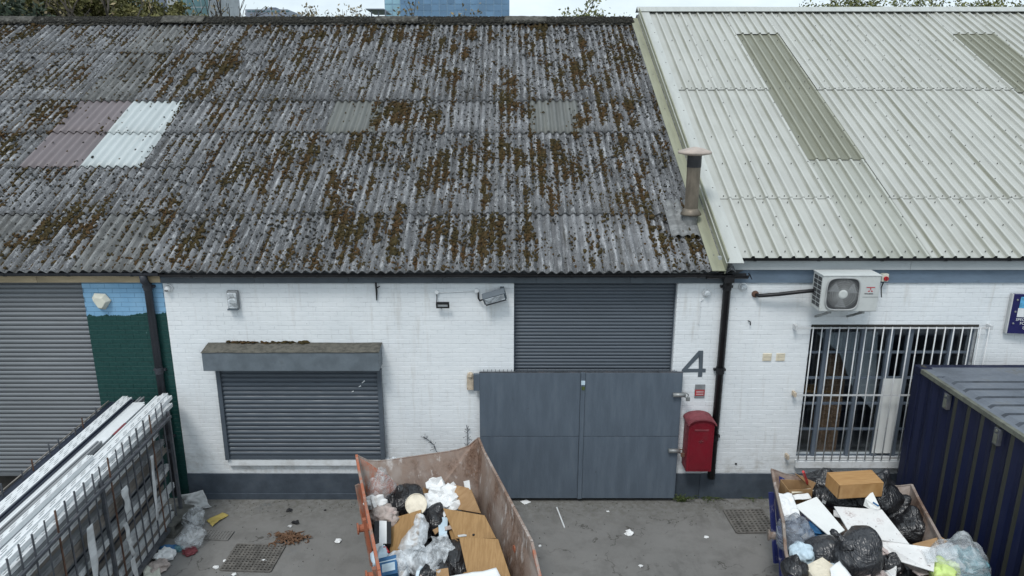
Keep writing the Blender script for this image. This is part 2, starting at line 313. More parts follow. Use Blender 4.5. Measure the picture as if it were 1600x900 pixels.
MT['cont_trough'] = M_worn('shade painted roof trough', (0.060, 0.070, 0.085), (0.04, 0.04, 0.035), 0.8, 0.3, 0.8, 3); MT['cont_rail'] = M_worn('mossy container rail', (0.125, 0.13, 0.105), (0.03, 0.035, 0.05), 0.8, 0.3, 0.7, 5)
MT['skip_orange'] = M_rust('orange skip paint', (0.36, 0.125, 0.070), 0.42, 0.35); MT['skip_in'] = M_rust('rusty skip inside', (0.25, 0.185, 0.15), 0.5, 0.85)
MT['skip_blue'] = M_rust('navy skip paint', (0.022, 0.030, 0.135), 0.33, 0.7, (1, 1, 0.8)); MT['skip_rim'] = M_rust('scuffed rim steel', (0.22, 0.19, 0.165), 0.5, 0.5); MT['skip_wood'] = M_rust('rusty brown inside', (0.15, 0.105, 0.07), 0.6, 0.25)
MT['bag'] = M_bag('black bin bag'); MT['bag_grey'] = M_bag('charcoal bin bag', (0.022, 0.023, 0.027), 0.33)
MT['film'] = M_film('clear polythene', dens=0.30); MT['film_thick'] = M_film('milky polythene', (0.78, 0.83, 0.87), 0.52, .38); MT['film_dark'] = M_film('smoky polythene', (0.25, 0.28, 0.33), 0.55)
MT['card'] = M_wood('brown card', (0.30, 0.18, 0.085), (0.36, 0.225, 0.115), 5, (1, 3, 1), 0.8)
MT['veneer'] = M_wood('oak veneer board', (0.285, 0.165, 0.066), (0.355, 0.215, 0.093), 5, (9, 1, 1), 0.45)
MT['drawer'] = M_wood('orange oak drawer', (0.36, 0.195, 0.075), (0.44, 0.26, 0.11), 5, (1, 9, 1), 0.45)
MT['paper'] = M_worn('white paper', (0.74, 0.75, 0.75), (0.5, 0.5, 0.5), 0.3, 0.05, 0.8, 4)
MT['board_white'] = M_worn('white melamine', (0.72, 0.735, 0.72), (0.45, 0.44, 0.42), 0.25, 0.04, 0.35, 3)
MT['board_stained'] = M_worn('stained white melamine', (0.70, 0.70, 0.69), (0.30, 0.22, 0.21), 0.9, 0.06, 0.45, 6, chips=0.64, chipcol=(0.17, 0.13, 0.13))
MT['plaster'] = M_worn('pinkish rubble', (0.44, 0.37, 0.35), (0.16, 0.13, 0.12), 0.8, 0.35, 0.9, 9, bumps=0.8)
MT['tub'] = M_worn('cream tub lid', (0.66, 0.60, 0.48), rough=0.45)
MT['cloth_beige'] = M_worn('beige and pink rags', (0.42, 0.36, 0.33), (0.25, 0.14, 0.15), 0.8, 0.3, 0.85, 7, bumps=0.6)
MT['cloth_white'] = M_worn('off white sheet', (0.48, 0.49, 0.49), (0.3, 0.28, 0.25), 0.4, 0.1, 0.8, 4)
MT['sheet_grey'] = M_worn('pale grey sheet', (0.33, 0.37, 0.40), var=0.08, rough=0.8); MT['yellow'] = M_worn('yellow sack', (0.42, 0.33, 0.10), (0.2, 0.15, 0.05), 0.5, 0.15, 0.6, 6)
MT['lime'] = M_worn('lime green bag', (0.52, 0.66, 0.22), (0.65, 0.72, 0.4), 0.5, 0.15, 0.5, 6)
MT['teal'] = M_worn('teal scraps', (0.10, 0.22, 0.26), (0.45, 0.5, 0.5), 0.9, 0.4, 0.6, 8)
MT['paleblue'] = M_worn('pale blue plastic', (0.50, 0.62, 0.70), (0.6, 0.65, 0.7), 0.4, 0.1, 0.4, 5)
MT['cyan'] = M_worn('mid blue print', (0.03, 0.12, 0.26), rough=0.5)
MT['sea'] = M_worn('printed sea picture', (0.10, 0.36, 0.58), (0.03, 0.16, 0.36), 1.0, 0.35, 0.4, 14, (1, 1, 3))
MT['sign_navy'] = M_worn('navy sign', (0.012, 0.012, 0.085), var=0.08, amount=0.1, rough=0.35)
MT['leafbrown'] = M_worn('brown dead leaves', (0.15, 0.085, 0.05), (0.05, 0.03, 0.02), 0.7, 0.4, 0.9, 12)
MT['blackbits'] = M_worn('black scraps', (0.02, 0.02, 0.022), rough=0.6)
MT['concrete'] = M_worn('grey concrete', (0.11, 0.11, 0.10), (0.05, 0.05, 0.045), 0.6, 0.25, 0.95, 9, bumps=0.7)
MT['iron'] = M_worn('cast iron cover', (0.125, 0.118, 0.108), (0.14, 0.125, 0.105), 0.6, 0.3, 0.7, 8, bumps=0.4)
MT['void'] = M_worn('dark hollow', (0.045, 0.042, 0.038), rough=0.95)
MT['flue'] = M_worn('stained steel flue', (0.165, 0.14, 0.11), (0.07, 0.05, 0.035), 0.8, 0.3, 0.5, 6, (1, 1, 0.35), metal=0.3)
MT['flue_dark'] = M_worn('sooty steel', (0.045, 0.045, 0.05), rough=0.45, metal=0.3)
MT['flue_cap'] = M_worn('weathered cowl', (0.40, 0.34, 0.30), (0.25, 0.15, 0.11), 0.8, 0.15, 0.6, 6)
MT['lead'] = M_worn('lead flashing', (0.17, 0.175, 0.175), (0.32, 0.32, 0.31), 0.6, 0.25, 0.7, 9)
MT['ground'] = M_ground('stained concrete yard'); MT['earth'] = M_worn('distant rough ground', (0.07, 0.08, 0.045), (0.1, 0.09, 0.06), 0.6, 0.3, 0.95, 0.05)
MT['weed'] = M_worn('green weed', (0.06, 0.085, 0.025), (0.13, 0.11, 0.04), 0.7, 0.3, 0.8, 12)

# ------------------------------------------------------------------ mesh writer
ORIG = {}
class MB:
    def __init__(s): s.v = []; s.f = []; s.mi = []
    def add(s, vs, fs, mi=0):
        o = len(s.v); s.v += [tuple(x) for x in vs]; s.f += [tuple(i + o for i in f) for f in fs]; s.mi += [mi] * len(fs); return s
    def box(s, lo, hi, T=None, mi=0):
        x0, y0, z0 = lo; x1, y1, z1 = hi
        vs = [Vector(p) for p in ((x0, y0, z0), (x1, y0, z0), (x1, y1, z0), (x0, y1, z0), (x0, y0, z1), (x1, y0, z1), (x1, y1, z1), (x0, y1, z1))]
        if T is not None: vs = [T @ p for p in vs]
        return s.add(vs, [(0, 3, 2, 1), (4, 5, 6, 7), (0, 1, 5, 4), (1, 2, 6, 5), (2, 3, 7, 6), (3, 0, 4, 7)], mi)
    def prism(s, poly, a, b, axis='Y', T=None, mi=0):
        """poly: 2-D outline, counter-clockwise seen from -axis; runs from a to b along axis"""
        def P(p, t):
            q = {'X': (t, p[0], p[1]), 'Y': (p[0], t, p[1]), 'Z': (p[0], p[1], t)}[axis]
            q = Vector(q); return T @ q if T is not None else q
        n = len(poly); vs = [P(p, a) for p in poly] + [P(p, b) for p in poly]
        fs = [tuple(range(n)), tuple(range(2 * n - 1, n - 1, -1))] + [(i, i + n, (i + 1) % n + n, (i + 1) % n) for i in range(n)]
        return s.add(vs, fs, mi)
    def slab(s, pts, thick, mi=0):
        """a plate on the corners pts (any number), its body below the given face"""
        P = [Vector(p) for p in pts]; nrm = Vector((0, 0, 0))
        for i in range(len(P)): nrm += (P[i] - P[0]).cross(P[(i + 1) % len(P)] - P[0])
        nrm.normalize()
        tocam = Vector((0, 0, CAMH)) - P[0]
        if nrm.dot(tocam) < 0: P.reverse(); nrm = -nrm
        n = len(P); Q = [p - nrm * thick for p in P]
        return s.add(P + Q, [tuple(range(n)), tuple(range(2 * n - 1, n - 1, -1))] + [(i, i + n, (i + 1) % n + n, (i + 1) % n) for i in range(n)], mi)
    def tube(s, path, r, n=8, closed=False, mi=0, cap=True):
        P = [Vector(p) for p in path]; rs = r if isinstance(r, (list, tuple)) else [r] * len(P)
        up = None; vs = []; fs = []
        for i, p in enumerate(P):
            d = ((P[min(i + 1, len(P) - 1)] - P[max(i - 1, 0)])).normalized()
            if up is None:
                up = d.orthogonal().normalized()
            up = (up - d * up.dot(d)); up = up.normalized() if up.length > 1e-6 else d.orthogonal().normalized()
            w = d.cross(up)
            for k in range(n):
                a = 2 * math.pi * k / n; vs.append(p + (up * math.cos(a) + w * math.sin(a)) * rs[i])
        for i in range(len(P) - 1):
            for k in range(n): fs.append((i * n + k, i * n + (k + 1) % n, (i + 1) * n + (k + 1) % n, (i + 1) * n + k))
        if cap: fs.append(tuple(range(n - 1, -1, -1))); fs.append(tuple((len(P) - 1) * n + k for k in range(n)))
        return s.add(vs, fs, mi)
    def bar(s, a, b, w, h=None, mi=0):
        a, b = Vector(a), Vector(b); d = (b - a); ln = d.length; h = h or w
        T = Matrix.Translation(a) @ d.to_track_quat('Z', 'Y').to_matrix().to_4x4()
        return s.box((-w / 2, -h / 2, 0), (w / 2, h / 2, ln), T, mi)
    def lathe(s, prof, c, n=20, T=None, mi=0):
        vs = []; fs = []
        for r, z in prof:
            for k in range(n):
                a = 2 * math.pi * k / n; q = Vector((r * math.cos(a), r * math.sin(a), z)); q = T @ q if T is not None else q
                vs.append(q + Vector(c))
        for i in range(len(prof) - 1):
            for k in range(n): fs.append((i * n + k, i * n + (k + 1) % n, (i + 1) * n + (k + 1) % n, (i + 1) * n + k))
        fs.append(tuple(range(n - 1, -1, -1))); fs.append(tuple((len(prof) - 1) * n + k for k in range(n)))
        return s.add(vs, fs, mi)
    def grid(s, fn, nu, nv, mi=0):
        vs = [fn(i / nu, j / nv) for j in range(nv + 1) for i in range(nu + 1)]
        fs = [(j * (nu + 1) + i, j * (nu + 1) + i + 1, (j + 1) * (nu + 1) + i + 1, (j + 1) * (nu + 1) + i) for j in range(nv) for i in range(nu)]
        return s.add(vs, fs, mi)
    def mesh(s, name, mats, smooth=False, off=(0, 0, 0)):
        me = bpy.data.meshes.new(name); o = Vector(off)
        me.from_pydata([(x - o.x, y - o.y, z - o.z) for x, y, z in s.v], [], s.f)
        for m in (mats if isinstance(mats, (list, tuple)) else [mats]): me.materials.append(MT[m] if isinstance(m, str) else m)
        if any(s.mi): me.polygons.foreach_set('material_index', s.mi)
        if smooth: me.polygons.foreach_set('use_smooth', [True] * len(me.polygons))
        me.update(); return me
    def build(s, name, mats, parent=None, smooth=False, bevel=0.0, kind=None, origin=None, label=None):
        off = Vector(ORIG.get(parent.name, (0, 0, 0))) if parent is not None else Vector(origin or (0, 0, 0))
        ob = bpy.data.objects.new(name, s.mesh(name, mats, smooth, off)); COL.objects.link(ob)
        if parent is not None: ob.parent = parent
        else: ob.location = off
        ORIG[ob.name] = tuple(off)
        if bevel:
            md = ob.modifiers.new('edge', 'BEVEL'); md.width = bevel; md.segments = 2; md.limit_method = 'ANGLE'; md.angle_limit = R(40)
        if smooth == 'solid':
            md = ob.modifiers.new('thickness', 'SOLIDIFY'); md.thickness = 0.004
        if kind: ob['kind'] = kind
        if label: ob['label'] = label
        return ob
def tag(o, label, cat, group=None):
    o['label'] = label; o['category'] = cat
    if group: o['group'] = group
    return o
def thing(name, label, cat, loc=(0, 0, 0), group=None):
    o = bpy.data.objects.new(name, None); o.empty_display_size = 0.2; COL.objects.link(o); o.location = loc; ORIG[o.name] = tuple(loc)
    return tag(o, label, cat, group)
def child(name, mesh, parent, loc=(0, 0, 0), rot=None, scale=None):
    o = bpy.data.objects.new(name, mesh); COL.objects.link(o); o.parent = parent; o.location = loc
    if rot is not None: o.rotation_euler = rot
    if scale is not None: o.scale = scale
    ORIG[o.name] = tuple(Vector(ORIG.get(parent.name, (0, 0, 0))) + Vector(loc))
    return o
def centroid(mb):
    a = np.array(mb.v); return (float(a[:, 0].mean()), float(a[:, 1].mean()), float(a[:, 2].min()))
def single(name, mb, mat, label, cat, group=None, **k):
    return tag(mb.build(name, mat, origin=centroid(mb), **k), label, cat, group)
def text_mesh(txt, size, depth=0.002):
    cu = bpy.data.curves.new('lettering', 'FONT'); cu.body = txt; cu.size = size; cu.extrude = depth
    ob = bpy.data.objects.new('lettering', cu); COL.objects.link(ob)
    dg = bpy.context.evaluated_depsgraph_get(); me = bpy.data.meshes.new_from_object(ob.evaluated_get(dg))
    bpy.data.objects.remove(ob); return me

# ================================================================== SETTING: ground
YW = 10.5                                   # front face of the terrace
g = MB().box((-400, -60, -0.5), (400, 900, -0.02)); g.build('ground', 'earth', kind='structure')
g = MB().box((-22, -12, -0.3), (22, 11.2, 0.0)); g.build('yard', 'ground', kind='structure')

# ================================================================== THE TERRACE
XA, XB, XC, XD = -14.6, -5.24, 3.20, 14.8       # left end, left/middle party line, middle/right party line, right end
PH = R(27.5)
def roof_frame(Y0, Z0): return Matrix.Translation((0, Y0, Z0)) @ Matrix.Rotation(PH, 4, 'X')
ZG = at(600, 424.5, Y=10.28).z; RG = roof_frame(10.28, ZG)
ZWT = at(1350, 401, Y=10.33).z; RW = roof_frame(10.33, ZWT)
def roof_s(py, M):                          # distance up the slope that a pixel row shows
    n = M.to_3x3() @ Vector((0, 0, 1)); p0 = M.translation; d = ray(790, py)
    t = (p0 - Vector((0, 0, CAMH))).dot(n) / d.dot(n); q = Vector((0, 0, CAMH)) + d * t
    return (M.inverted() @ q).y
SRIDGE = roof_s(33, RG); SRW = roof_s(17, RW)
unit_left = thing('workshop_unit', 'left terrace unit with blue and green painted brick and a wide galvanised shutter', 'building', ((XA + XB) / 2, YW, 0))
unit_mid = thing('workshop_unit', 'white brick unit numbered 4 under the mossy corrugated roof', 'building', ((XB + XC) / 2, YW, 0))
unit_right = thing('workshop_unit', 'white brick unit with the pale ribbed steel roof and barred window', 'building', ((XC + XD) / 2, YW, 0))

BR_L, BR_H, JT = 0.217, 0.0685, 0.0065; JV = 0.003
def brick_mesh(name, mat):
    c = 0.0022; hl, hh = BR_L / 2, BR_H / 2; y0, y1 = -0.0095, 0.01
    v = [(-hl + c, y0, -hh + c), (hl - c, y0, -hh + c), (hl - c, y0, hh - c), (-hl + c, y0, hh - c), (-hl, y0 + c, -hh), (hl, y0 + c, -hh), (hl, y0 + c, hh), (-hl, y0 + c, hh), (-hl, y1, -hh), (hl, y1, -hh), (hl, y1, hh), (-hl, y1, hh)]
    f = [(0, 1, 2, 3)] + [(4 + i, 4 + (i + 1) % 4, (i + 1) % 4, i) for i in range(4)] + [(8 + i, 8 + (i + 1) % 4, 4 + (i + 1) % 4, 4 + i) for i in range(4)]
    mb = MB(); mb.add(v, f); return mb.mesh(name, mat)
def lay_bricks(parent, mat, x0, x1, z0, z1, holes, see):
    me = brick_mesh('brick', mat); out = []; rr = random.Random(int(x0 * 10) + 99)
    nz = int((z1 - z0) / (BR_H + JT))
    for r in range(nz):
        zc = z0 + (r + 0.5) * (BR_H + JT); segs = [(x0, x1)]
        for hx0, hx1, hz0, hz1 in holes:
            if zc + BR_H / 2 > hz0 and zc - BR_H / 2 < hz1:
                ns = []
                for a, b in segs:
                    if hx1 <= a or hx0 >= b: ns.append((a, b)); continue
                    if hx0 > a: ns.append((a, hx0))
                    if hx1 < b: ns.append((hx1, b))
                segs = ns
        off = (r % 2) * (BR_L + JV) / 2
        for a, b in segs:
            x = x0 + off - (BR_L + JV) * math.ceil((off) / (BR_L + JV))
            while x < b:
                l, h = max(x, a), min(x + BR_L, b)
                if h - l > 0.035: out.append(((l + h) / 2, zc, h - l, rr.uniform(-0.0012, 0.0012), rr.uniform(-0.004, 0.004)))
                x += BR_L + JV
    cam0 = Vector((0, 0, CAMH))
    out.sort(key=lambda q: (not see(q[0], q[1]), (Vector((q[0], YW, q[1])) - cam0).length))
    po = Vector(ORIG[parent.name])
    for xc, zc, ln, dy, tilt in out[:300]:
        child('brick', me, parent, Vector((xc, YW + dy, zc)) - po, (0, tilt * 0.4, tilt), (ln / BR_L, 1, 1))
    base = np.array([v.co[:] for v in me.vertices]); fs = [tuple(p.vertices) for p in me.polygons]; mb = MB()
    for xc, zc, ln, dy, tilt in out[300:]:
        v = base * np.array([ln / BR_L, 1, 1]); v[:, 2] += v[:, 0] * -tilt * 0.4; v[:, 1] += v[:, 0] * tilt; v = v + np.array([xc, YW + dy, zc]); mb.add(v.tolist(), fs)
    mb.build('brickwork', mat, parent, kind='stuff')
def backing(parent, mat, x0, x1, z0, z1, holes, d0=-0.006, d1=0.22):
    """the wall behind the brick faces, with its openings cut through"""
    xs = sorted({x0, x1, *[h[0] for h in holes], *[h[1] for h in holes]}); mb = MB()
    xs = [x for x in xs if x0 <= x <= x1]
    for a, b in zip(xs, xs[1:]):
        cuts = sorted([(h[2], h[3]) for h in holes if h[0] < (a + b) / 2 < h[1]]); z = z0
        for c0, c1 in cuts:
            if c0 > z: mb.box((a, YW + d0, z), (b, YW + d1, c0))
            z = max(z, c1)
        if z < z1: mb.box((a, YW + d0, z), (b, YW + d1, z1))
    return mb.build('wall', mat, parent)

ZF = at(500, 441, Y=YW).z            # underside of the fascias
ZP = at(450, 739, Y=YW).z            # top of the painted plinth
# openings -------------------------------------------------------
DL, DR, DT = at(803, 500, Y=YW).x, at(1058, 460, Y=YW).x, ZF
LX = at(128, 445, Y=YW).x
WX0, WX1 = at(1267, 512, Y=YW).x, at(1528, 512, Y=YW).x; WZ0, WZ1 = at(1300, 716, Y=YW).z, at(1400, 510, Y=YW).z
hole_mid = [(DL, DR, 0, DT)]; hole_left = [(-13.0, LX, 0.0, ZF)]; hole_right = [(WX0, WX1, WZ0, WZ1)]
SWX0, SWX1 = at(337, 582, Y=YW - .1).x, at(596, 582, Y=YW - .1).x; SWZ0, SWZ1 = at(470, 716, Y=YW - .06).z, at(470, 578, Y=YW - .1).z
backing(unit_mid, 'white_mortar', XB, XC, 0, ZG - .06, hole_mid); backing(unit_left, 'blue_mortar', XA, XB, 0, ZG - .06, hole_left); backing(unit_right, 'white_mortar', XC, XD, 0, ZWT - .06, hole_right)
lay_bricks(unit_mid, 'white_brick', XB + .002, XC - .002, ZP + .005, ZF, hole_mid + [(SWX0 + .05, SWX1 - .05, SWZ0, SWZ1 + .1)], lambda x, z: not (x < DL and x > -1.1 and z < 1.2) and not (x > -.3 and x < 2.6 and z < 2))
lay_bricks(unit_left, 'blue_brick', XA, XB - .002, ZP * .2, ZF, hole_left, lambda x, z: x > -7)
lay_bricks(unit_right, 'white_brick', XC + .002, 10.5, ZP + .005, ZF, hole_right, lambda x, z: x < 7.0)
# plinths
mb = MB(); mb.box((XB, YW - .03, 0), (DL, YW - .008, ZP)); mb.box((XB, YW - .055, 0), (DL, YW - .032, .11)); mb.build('plinth', 'plinth', unit_mid, bevel=.006)
mb = MB(); mb.box((DR, YW - .03, 0), (XC, YW - .008, ZP)); mb.build('plinth', 'plinth', unit_mid, bevel=.006)
mb = MB(); mb.box((XC + .003, YW - .03, 0), (XD, YW - .008, ZP)); mb.build('plinth', 'plinth', unit_right, bevel=.006)
# side and rear walls, gables
def gable(parent, x, M, s1, mat, t=0.22):
    top = M @ Vector((0, s1 - .1, -.08)); low = M @ Vector((0, .25, -.08))
    MB().prism([(YW + .23, 0), (top.y + 7.9, 0), (top.y + 7.9, low.z), (top.y, top.z), (low.y, low.z)], x, x + t, 'X').build('gable_wall', mat, parent)
gable(unit_left, XA + .02, RG, SRIDGE, 'blue_mortar'); gable(unit_right, XD - .24, RW, SRW, 'white_mortar'); gable(unit_mid, XC - .26, RG, SRIDGE, 'white_mortar')
# floors and dark interior behind openings are closed by the shutters themselves; the window gets a real room
RXa, RXb = WX0 - .4, WX1 + .5
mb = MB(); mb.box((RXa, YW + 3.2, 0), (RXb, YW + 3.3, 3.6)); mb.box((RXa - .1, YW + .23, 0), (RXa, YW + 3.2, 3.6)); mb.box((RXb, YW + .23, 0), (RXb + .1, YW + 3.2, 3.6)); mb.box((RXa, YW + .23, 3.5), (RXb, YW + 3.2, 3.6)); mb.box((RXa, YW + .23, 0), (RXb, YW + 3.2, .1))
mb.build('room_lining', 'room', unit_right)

# ------------------------------------------------------------------ grey corrugated roof
AMP = 0.027
def corr_mesh(name, mat, ncorr, pitch, length, amp=AMP, seg=8, ny=5, th=0.009, sag=0.004):
    nx = ncorr * seg; w = ncorr * pitch; mb = MB(); rr = random.Random(len(name) + int(length * 100))
    for side in (0, 1):
        vs = []
        for j in range(ny + 1):
            y = length * j / ny
            for i in range(nx + 1):
                x = pitch * i / seg; z = amp * math.cos(2 * math.pi * (i / seg)) * -1 - side * th + sag * math.sin(3.1 * y + i * .05)
                vs.append((x - w / 2, y, z))
        fs = []
        for j in range(ny):
            for i in range(nx):
                a = j * (nx + 1) + i; q = (a, a + 1, a + nx + 2, a + nx + 1); fs.append(q if side == 0 else q[::-1])
        mb.add(vs, fs)
    N = (nx + 1) * (ny + 1)
    mb.add([], []); 
    for i in range(nx): mb.f.append((N + i, N + i + 1, i + 1, i)); mb.mi.append(0)
    return mb.mesh(name, mat, True)
rows_left = [0.0, 335, 262, 208, 158, 84, None]; rows_mid = [0.0, 335, 208, 158, None]
def row_s(rows): return [(-0.02 if r == 0.0 else (SRIDGE if r is None else roof_s(r, RG))) for r in rows]
def roof_loc(parent, M, x, s, n): return (M @ Vector((x, s, n))) - Vector(ORIG[parent.name])
def roof_x(px, py):
    d = ray(px, py); n = RG.to_3x3() @ Vector((0, 0, 1)); t = (RG.translation - Vector((0, 0, CAMH))).dot(n) / d.dot(n); return d.x * t
PITCHM = (roof_x(828, 183) - roof_x(515, 183)) / 28; PX = roof_x(515, 183); XBR = PX - round((PX - XB) / (7 * PITCHM)) * 7 * PITCHM
PXL = roof_x(206, 158); PITCHL = (XBR - PXL) / round((XBR - PXL) / 1.03) / 7; XAR = XBR - 9 * 7 * PITCHL
sheets = {}
def lay_sheets(parent, rows, x0, ncol, pitch, special):
    S = row_s(rows); rr = random.Random(5 + ncol)
    for r in range(len(S) - 1):
        ln = S[r + 1] - S[r] + 0.12
        for c in range(ncol):
            kind = special.get((r, c), 'asbestos')
            key = (round(ln, 3), round(pitch, 4), kind)
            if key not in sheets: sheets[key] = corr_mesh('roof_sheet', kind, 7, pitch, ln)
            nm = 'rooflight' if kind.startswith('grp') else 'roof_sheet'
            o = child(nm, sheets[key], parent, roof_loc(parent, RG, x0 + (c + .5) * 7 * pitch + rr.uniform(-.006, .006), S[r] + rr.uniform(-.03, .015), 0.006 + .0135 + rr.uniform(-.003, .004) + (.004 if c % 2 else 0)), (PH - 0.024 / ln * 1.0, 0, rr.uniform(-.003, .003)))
            if kind == 'grp_brown': o['label'] = 'mauve tinted plastic roof sheet'
            if kind == 'grp_clear': o['label'] = 'pale clear plastic roof sheet'
            if kind == 'grp_grey': o['label'] = 'dull grey plastic roof sheet'
def col_of(px, py, x0, pitch):
    d = ray(px, py); n = RG.to_3x3() @ Vector((0, 0, 1)); t = (RG.translation - Vector((0, 0, CAMH))).dot(n) / d.dot(n); q = Vector((0, 0, CAMH)) + d * t
    return int((q.x - x0) / (7 * pitch)), q.x
spec_l = {}
cl = col_of(130, 210, XAR, PITCHL)[0]; cr_ = col_of(205, 210, XAR, PITCHL)[0]
if cr_ == cl: cr_ += 1
for r in (2, 3): spec_l[(r, cl)] = 'grp_brown'; spec_l[(r, cr_)] = 'grp_clear'
for px, py in ((25, 370), (190, 380)): spec_l[(0, col_of(px, py, XAR, PITCHL)[0])] = 'asbestos_flat'
spec_l[(4, col_of(200, 120, XAR, PITCHL)[0])] = 'asbestos_flat'; spec_l[(5, col_of(215, 60, XAR, PITCHL)[0])] = 'asbestos_flat'
spec_m = {(2, col_of(552, 183, XBR, PITCHM)[0]): 'grp_grey', (2, col_of(866, 183, XBR, PITCHM)[0]): 'grp_grey', (0, col_of(870, 380, XBR, PITCHM)[0]): 'asbestos_clean', (0, col_of(960, 380, XBR, PITCHM)[0]): 'asbestos_clean'}
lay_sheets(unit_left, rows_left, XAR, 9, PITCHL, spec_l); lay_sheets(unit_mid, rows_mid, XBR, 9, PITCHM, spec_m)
# decking below so no light leaks, and rear slope
def deck(parent, x0, x1, M, s1, mat):
    mb = MB(); mb.box((x0, .12, -.16), (x1, s1, -.09), M)
    top = M @ Vector((0, s1, -.09)); bk = Matrix.Translation((0, top.y + .0, top.z)) @ Matrix.Rotation(-PH, 4, 'X'); mb.box((x0, .0, -.07), (x1, s1, 0.0), bk)
    mb.build('roof_deck', mat, parent)
deck(unit_left, XA, XB - .002, RG, SRIDGE, 'asbestos_flat'); deck(unit_mid, XB, XC - .03, RG, SRIDGE, 'asbestos_flat'); deck(unit_right, XC + .03, XD, RW, SRW, 'asbestos_flat')
def rear(parent, x0, x1): MB().box((x0, YW + 15.6, 0), (x1, YW + 15.8, 3.9)).build('rear_wall', 'white_mortar', parent)
rear(unit_left, XA + .25, XB); rear(unit_mid, XB + .002, XC - .27); rear(unit_right, XC, XD - .25)
# ridge capping: one piece about a metre long each, four of them raised as vents
def ridge_piece(w, lift, seed):
    rr = random.Random(seed); mb = MB()
    prof = [(-.27, -.115), (-.20, -.055), (-.09, .02), (-.045, .05), (0, .062), (.045, .05), (.09, .02), (.27, -.115)]
    n = 10; vs = []
    for i in range(n + 1):
        for y, z in prof: vs.append((w * i / n, y, z + lift + rr.uniform(-.007, .007)))
    k = len(prof); fs = [(i * k + j, (i + 1) * k + j, (i + 1) * k + j + 1, i * k + j + 1) for i in range(n) for j in range(k - 1)]
    mb.add(vs, fs)
    lo = [(x, y, z - .02) for x, y, z in vs]; mb.add(lo, [f[::-1] for f in fs])
    N = len(vs)
    for i in range(n):
        a = i * k; mb.f.append((a, N + a, N + a + k, a + k)); mb.mi.append(0)
    mb.f.append(tuple(range(k)) + tuple(range(N + k - 1, N - 1, -1))); mb.mi.append(0)
    mb.f.append(tuple(range(N - 1, N - 1 - k, -1)) + tuple(range(2 * N - k, 2 * N))); mb.mi.append(0)
    return mb.mesh('ridge_cap', 'ridge')
TOPG = RG @ Vector((0, SRIDGE, .03))
RM = [ridge_piece(1.02, 0, k) for k in range(3)]; RV = ridge_piece(1.02, .032, 9)
vent_x = [at(px, 33, Y=TOPG.y).x for px in (10, 267, 590, 850)]
def lay_ridge(parent, x0, x1, n):
    w = (x1 - x0) / n; rr = random.Random(n)
    for i in range(n):
        xa = x0 + i * w; vent = any(xa <= v < xa + w for v in vent_x)
        child('ridge_vent' if vent else 'ridge_cap', RV if vent else RM[i % 3], parent, Vector((xa, TOPG.y, TOPG.z + rr.uniform(-.006, .006))) - Vector(ORIG[parent.name]), None, (w / 1.02 * (1.0 if not vent else .98), 1, 1))
lay_ridge(unit_left, XA, XB, 9); lay_ridge(unit_mid, XB, XC - .1, 8)

# ------------------------------------------------------------------ moss and lichen lumps
def ico(sub=1):
    bm = bmesh.new(); bmesh.ops.create_icosphere(bm, subdivisions=sub, radius=1.0)
    v = np.array([x.co[:] for x in bm.verts]); f = np.array([[x.index for x in p.verts] for p in bm.faces]); bm.free(); return v, f
IV, IF = ico(1)
def bulk(name, V, Fc, mat, parent, M=None, kind='stuff', smooth=True):
    me = bpy.data.meshes.new(name); nv, nf = len(V), len(Fc)
    me.vertices.add(nv); me.vertices.foreach_set('co', V.astype(np.float32).ravel())
    k = Fc.shape[1]; me.loops.add(nf * k); me.loops.foreach_set('vertex_index', Fc.astype(np.int32).ravel())
    me.polygons.add(nf); me.polygons.foreach_set('loop_start', np.arange(0, nf * k, k, dtype=np.int32))
    me.materials.append(MT[mat]); me.update(calc_edges=True); me.validate()
    if smooth: me.polygons.foreach_set('use_smooth', [True] * nf)
    o = bpy.data.objects.new(name, me); COL.objects.link(o)
    if parent is not None:
        o.parent = parent; po = Vector(ORIG[parent.name])
        if M is not None: o.matrix_local = Matrix.Translation(-po) @ M
        else: o.location = -po
    if kind: o['kind'] = kind
    return o
def vnoise(x, y, seed):
    """cheap tileless value noise on arrays"""
    xi, yi = np.floor(x).astype(np.int64), np.floor(y).astype(np.int64); fx, fy = x - xi, y - yi
    fx = fx * fx * (3 - 2 * fx); fy = fy * fy * (3 - 2 * fy)
    def h(a, b):
        n = (a * 374761393 + b * 668265263 + seed * 974634777) & 0xFFFFFFFF; n = ((n ^ (n >> 13)) * 1274126177) & 0xFFFFFFFF; return ((n ^ (n >> 16)) & 0xFFFF) / 65535.0
    return (h(xi, yi) * (1 - fx) + h(xi + 1, yi) * fx) * (1 - fy) + (h(xi, yi + 1) * (1 - fx) + h(xi + 1, yi + 1) * fx) * fy
def pix_patch(px0, py0, px1, py1):
    """a moss patch measured between two photo corners -> x0,x1,s0,s1 on the slope"""
    def q(px, py):
        d = ray(px, py); n = RG.to_3x3() @ Vector((0, 0, 1)); t = (RG.translation - Vector((0, 0, CAMH))).dot(n) / d.dot(n); return RG.inverted() @ (Vector((0, 0, CAMH)) + d * t)
    a, b = q(px0, py1), q(px1, py0); m = q((px0 + px1) / 2, (py0 + py1) / 2); w = (q(px1, (py0 + py1) / 2).x - q(px0, (py0 + py1) / 2).x)
    return m.x - w / 2, m.x + w / 2, a.y, b.y
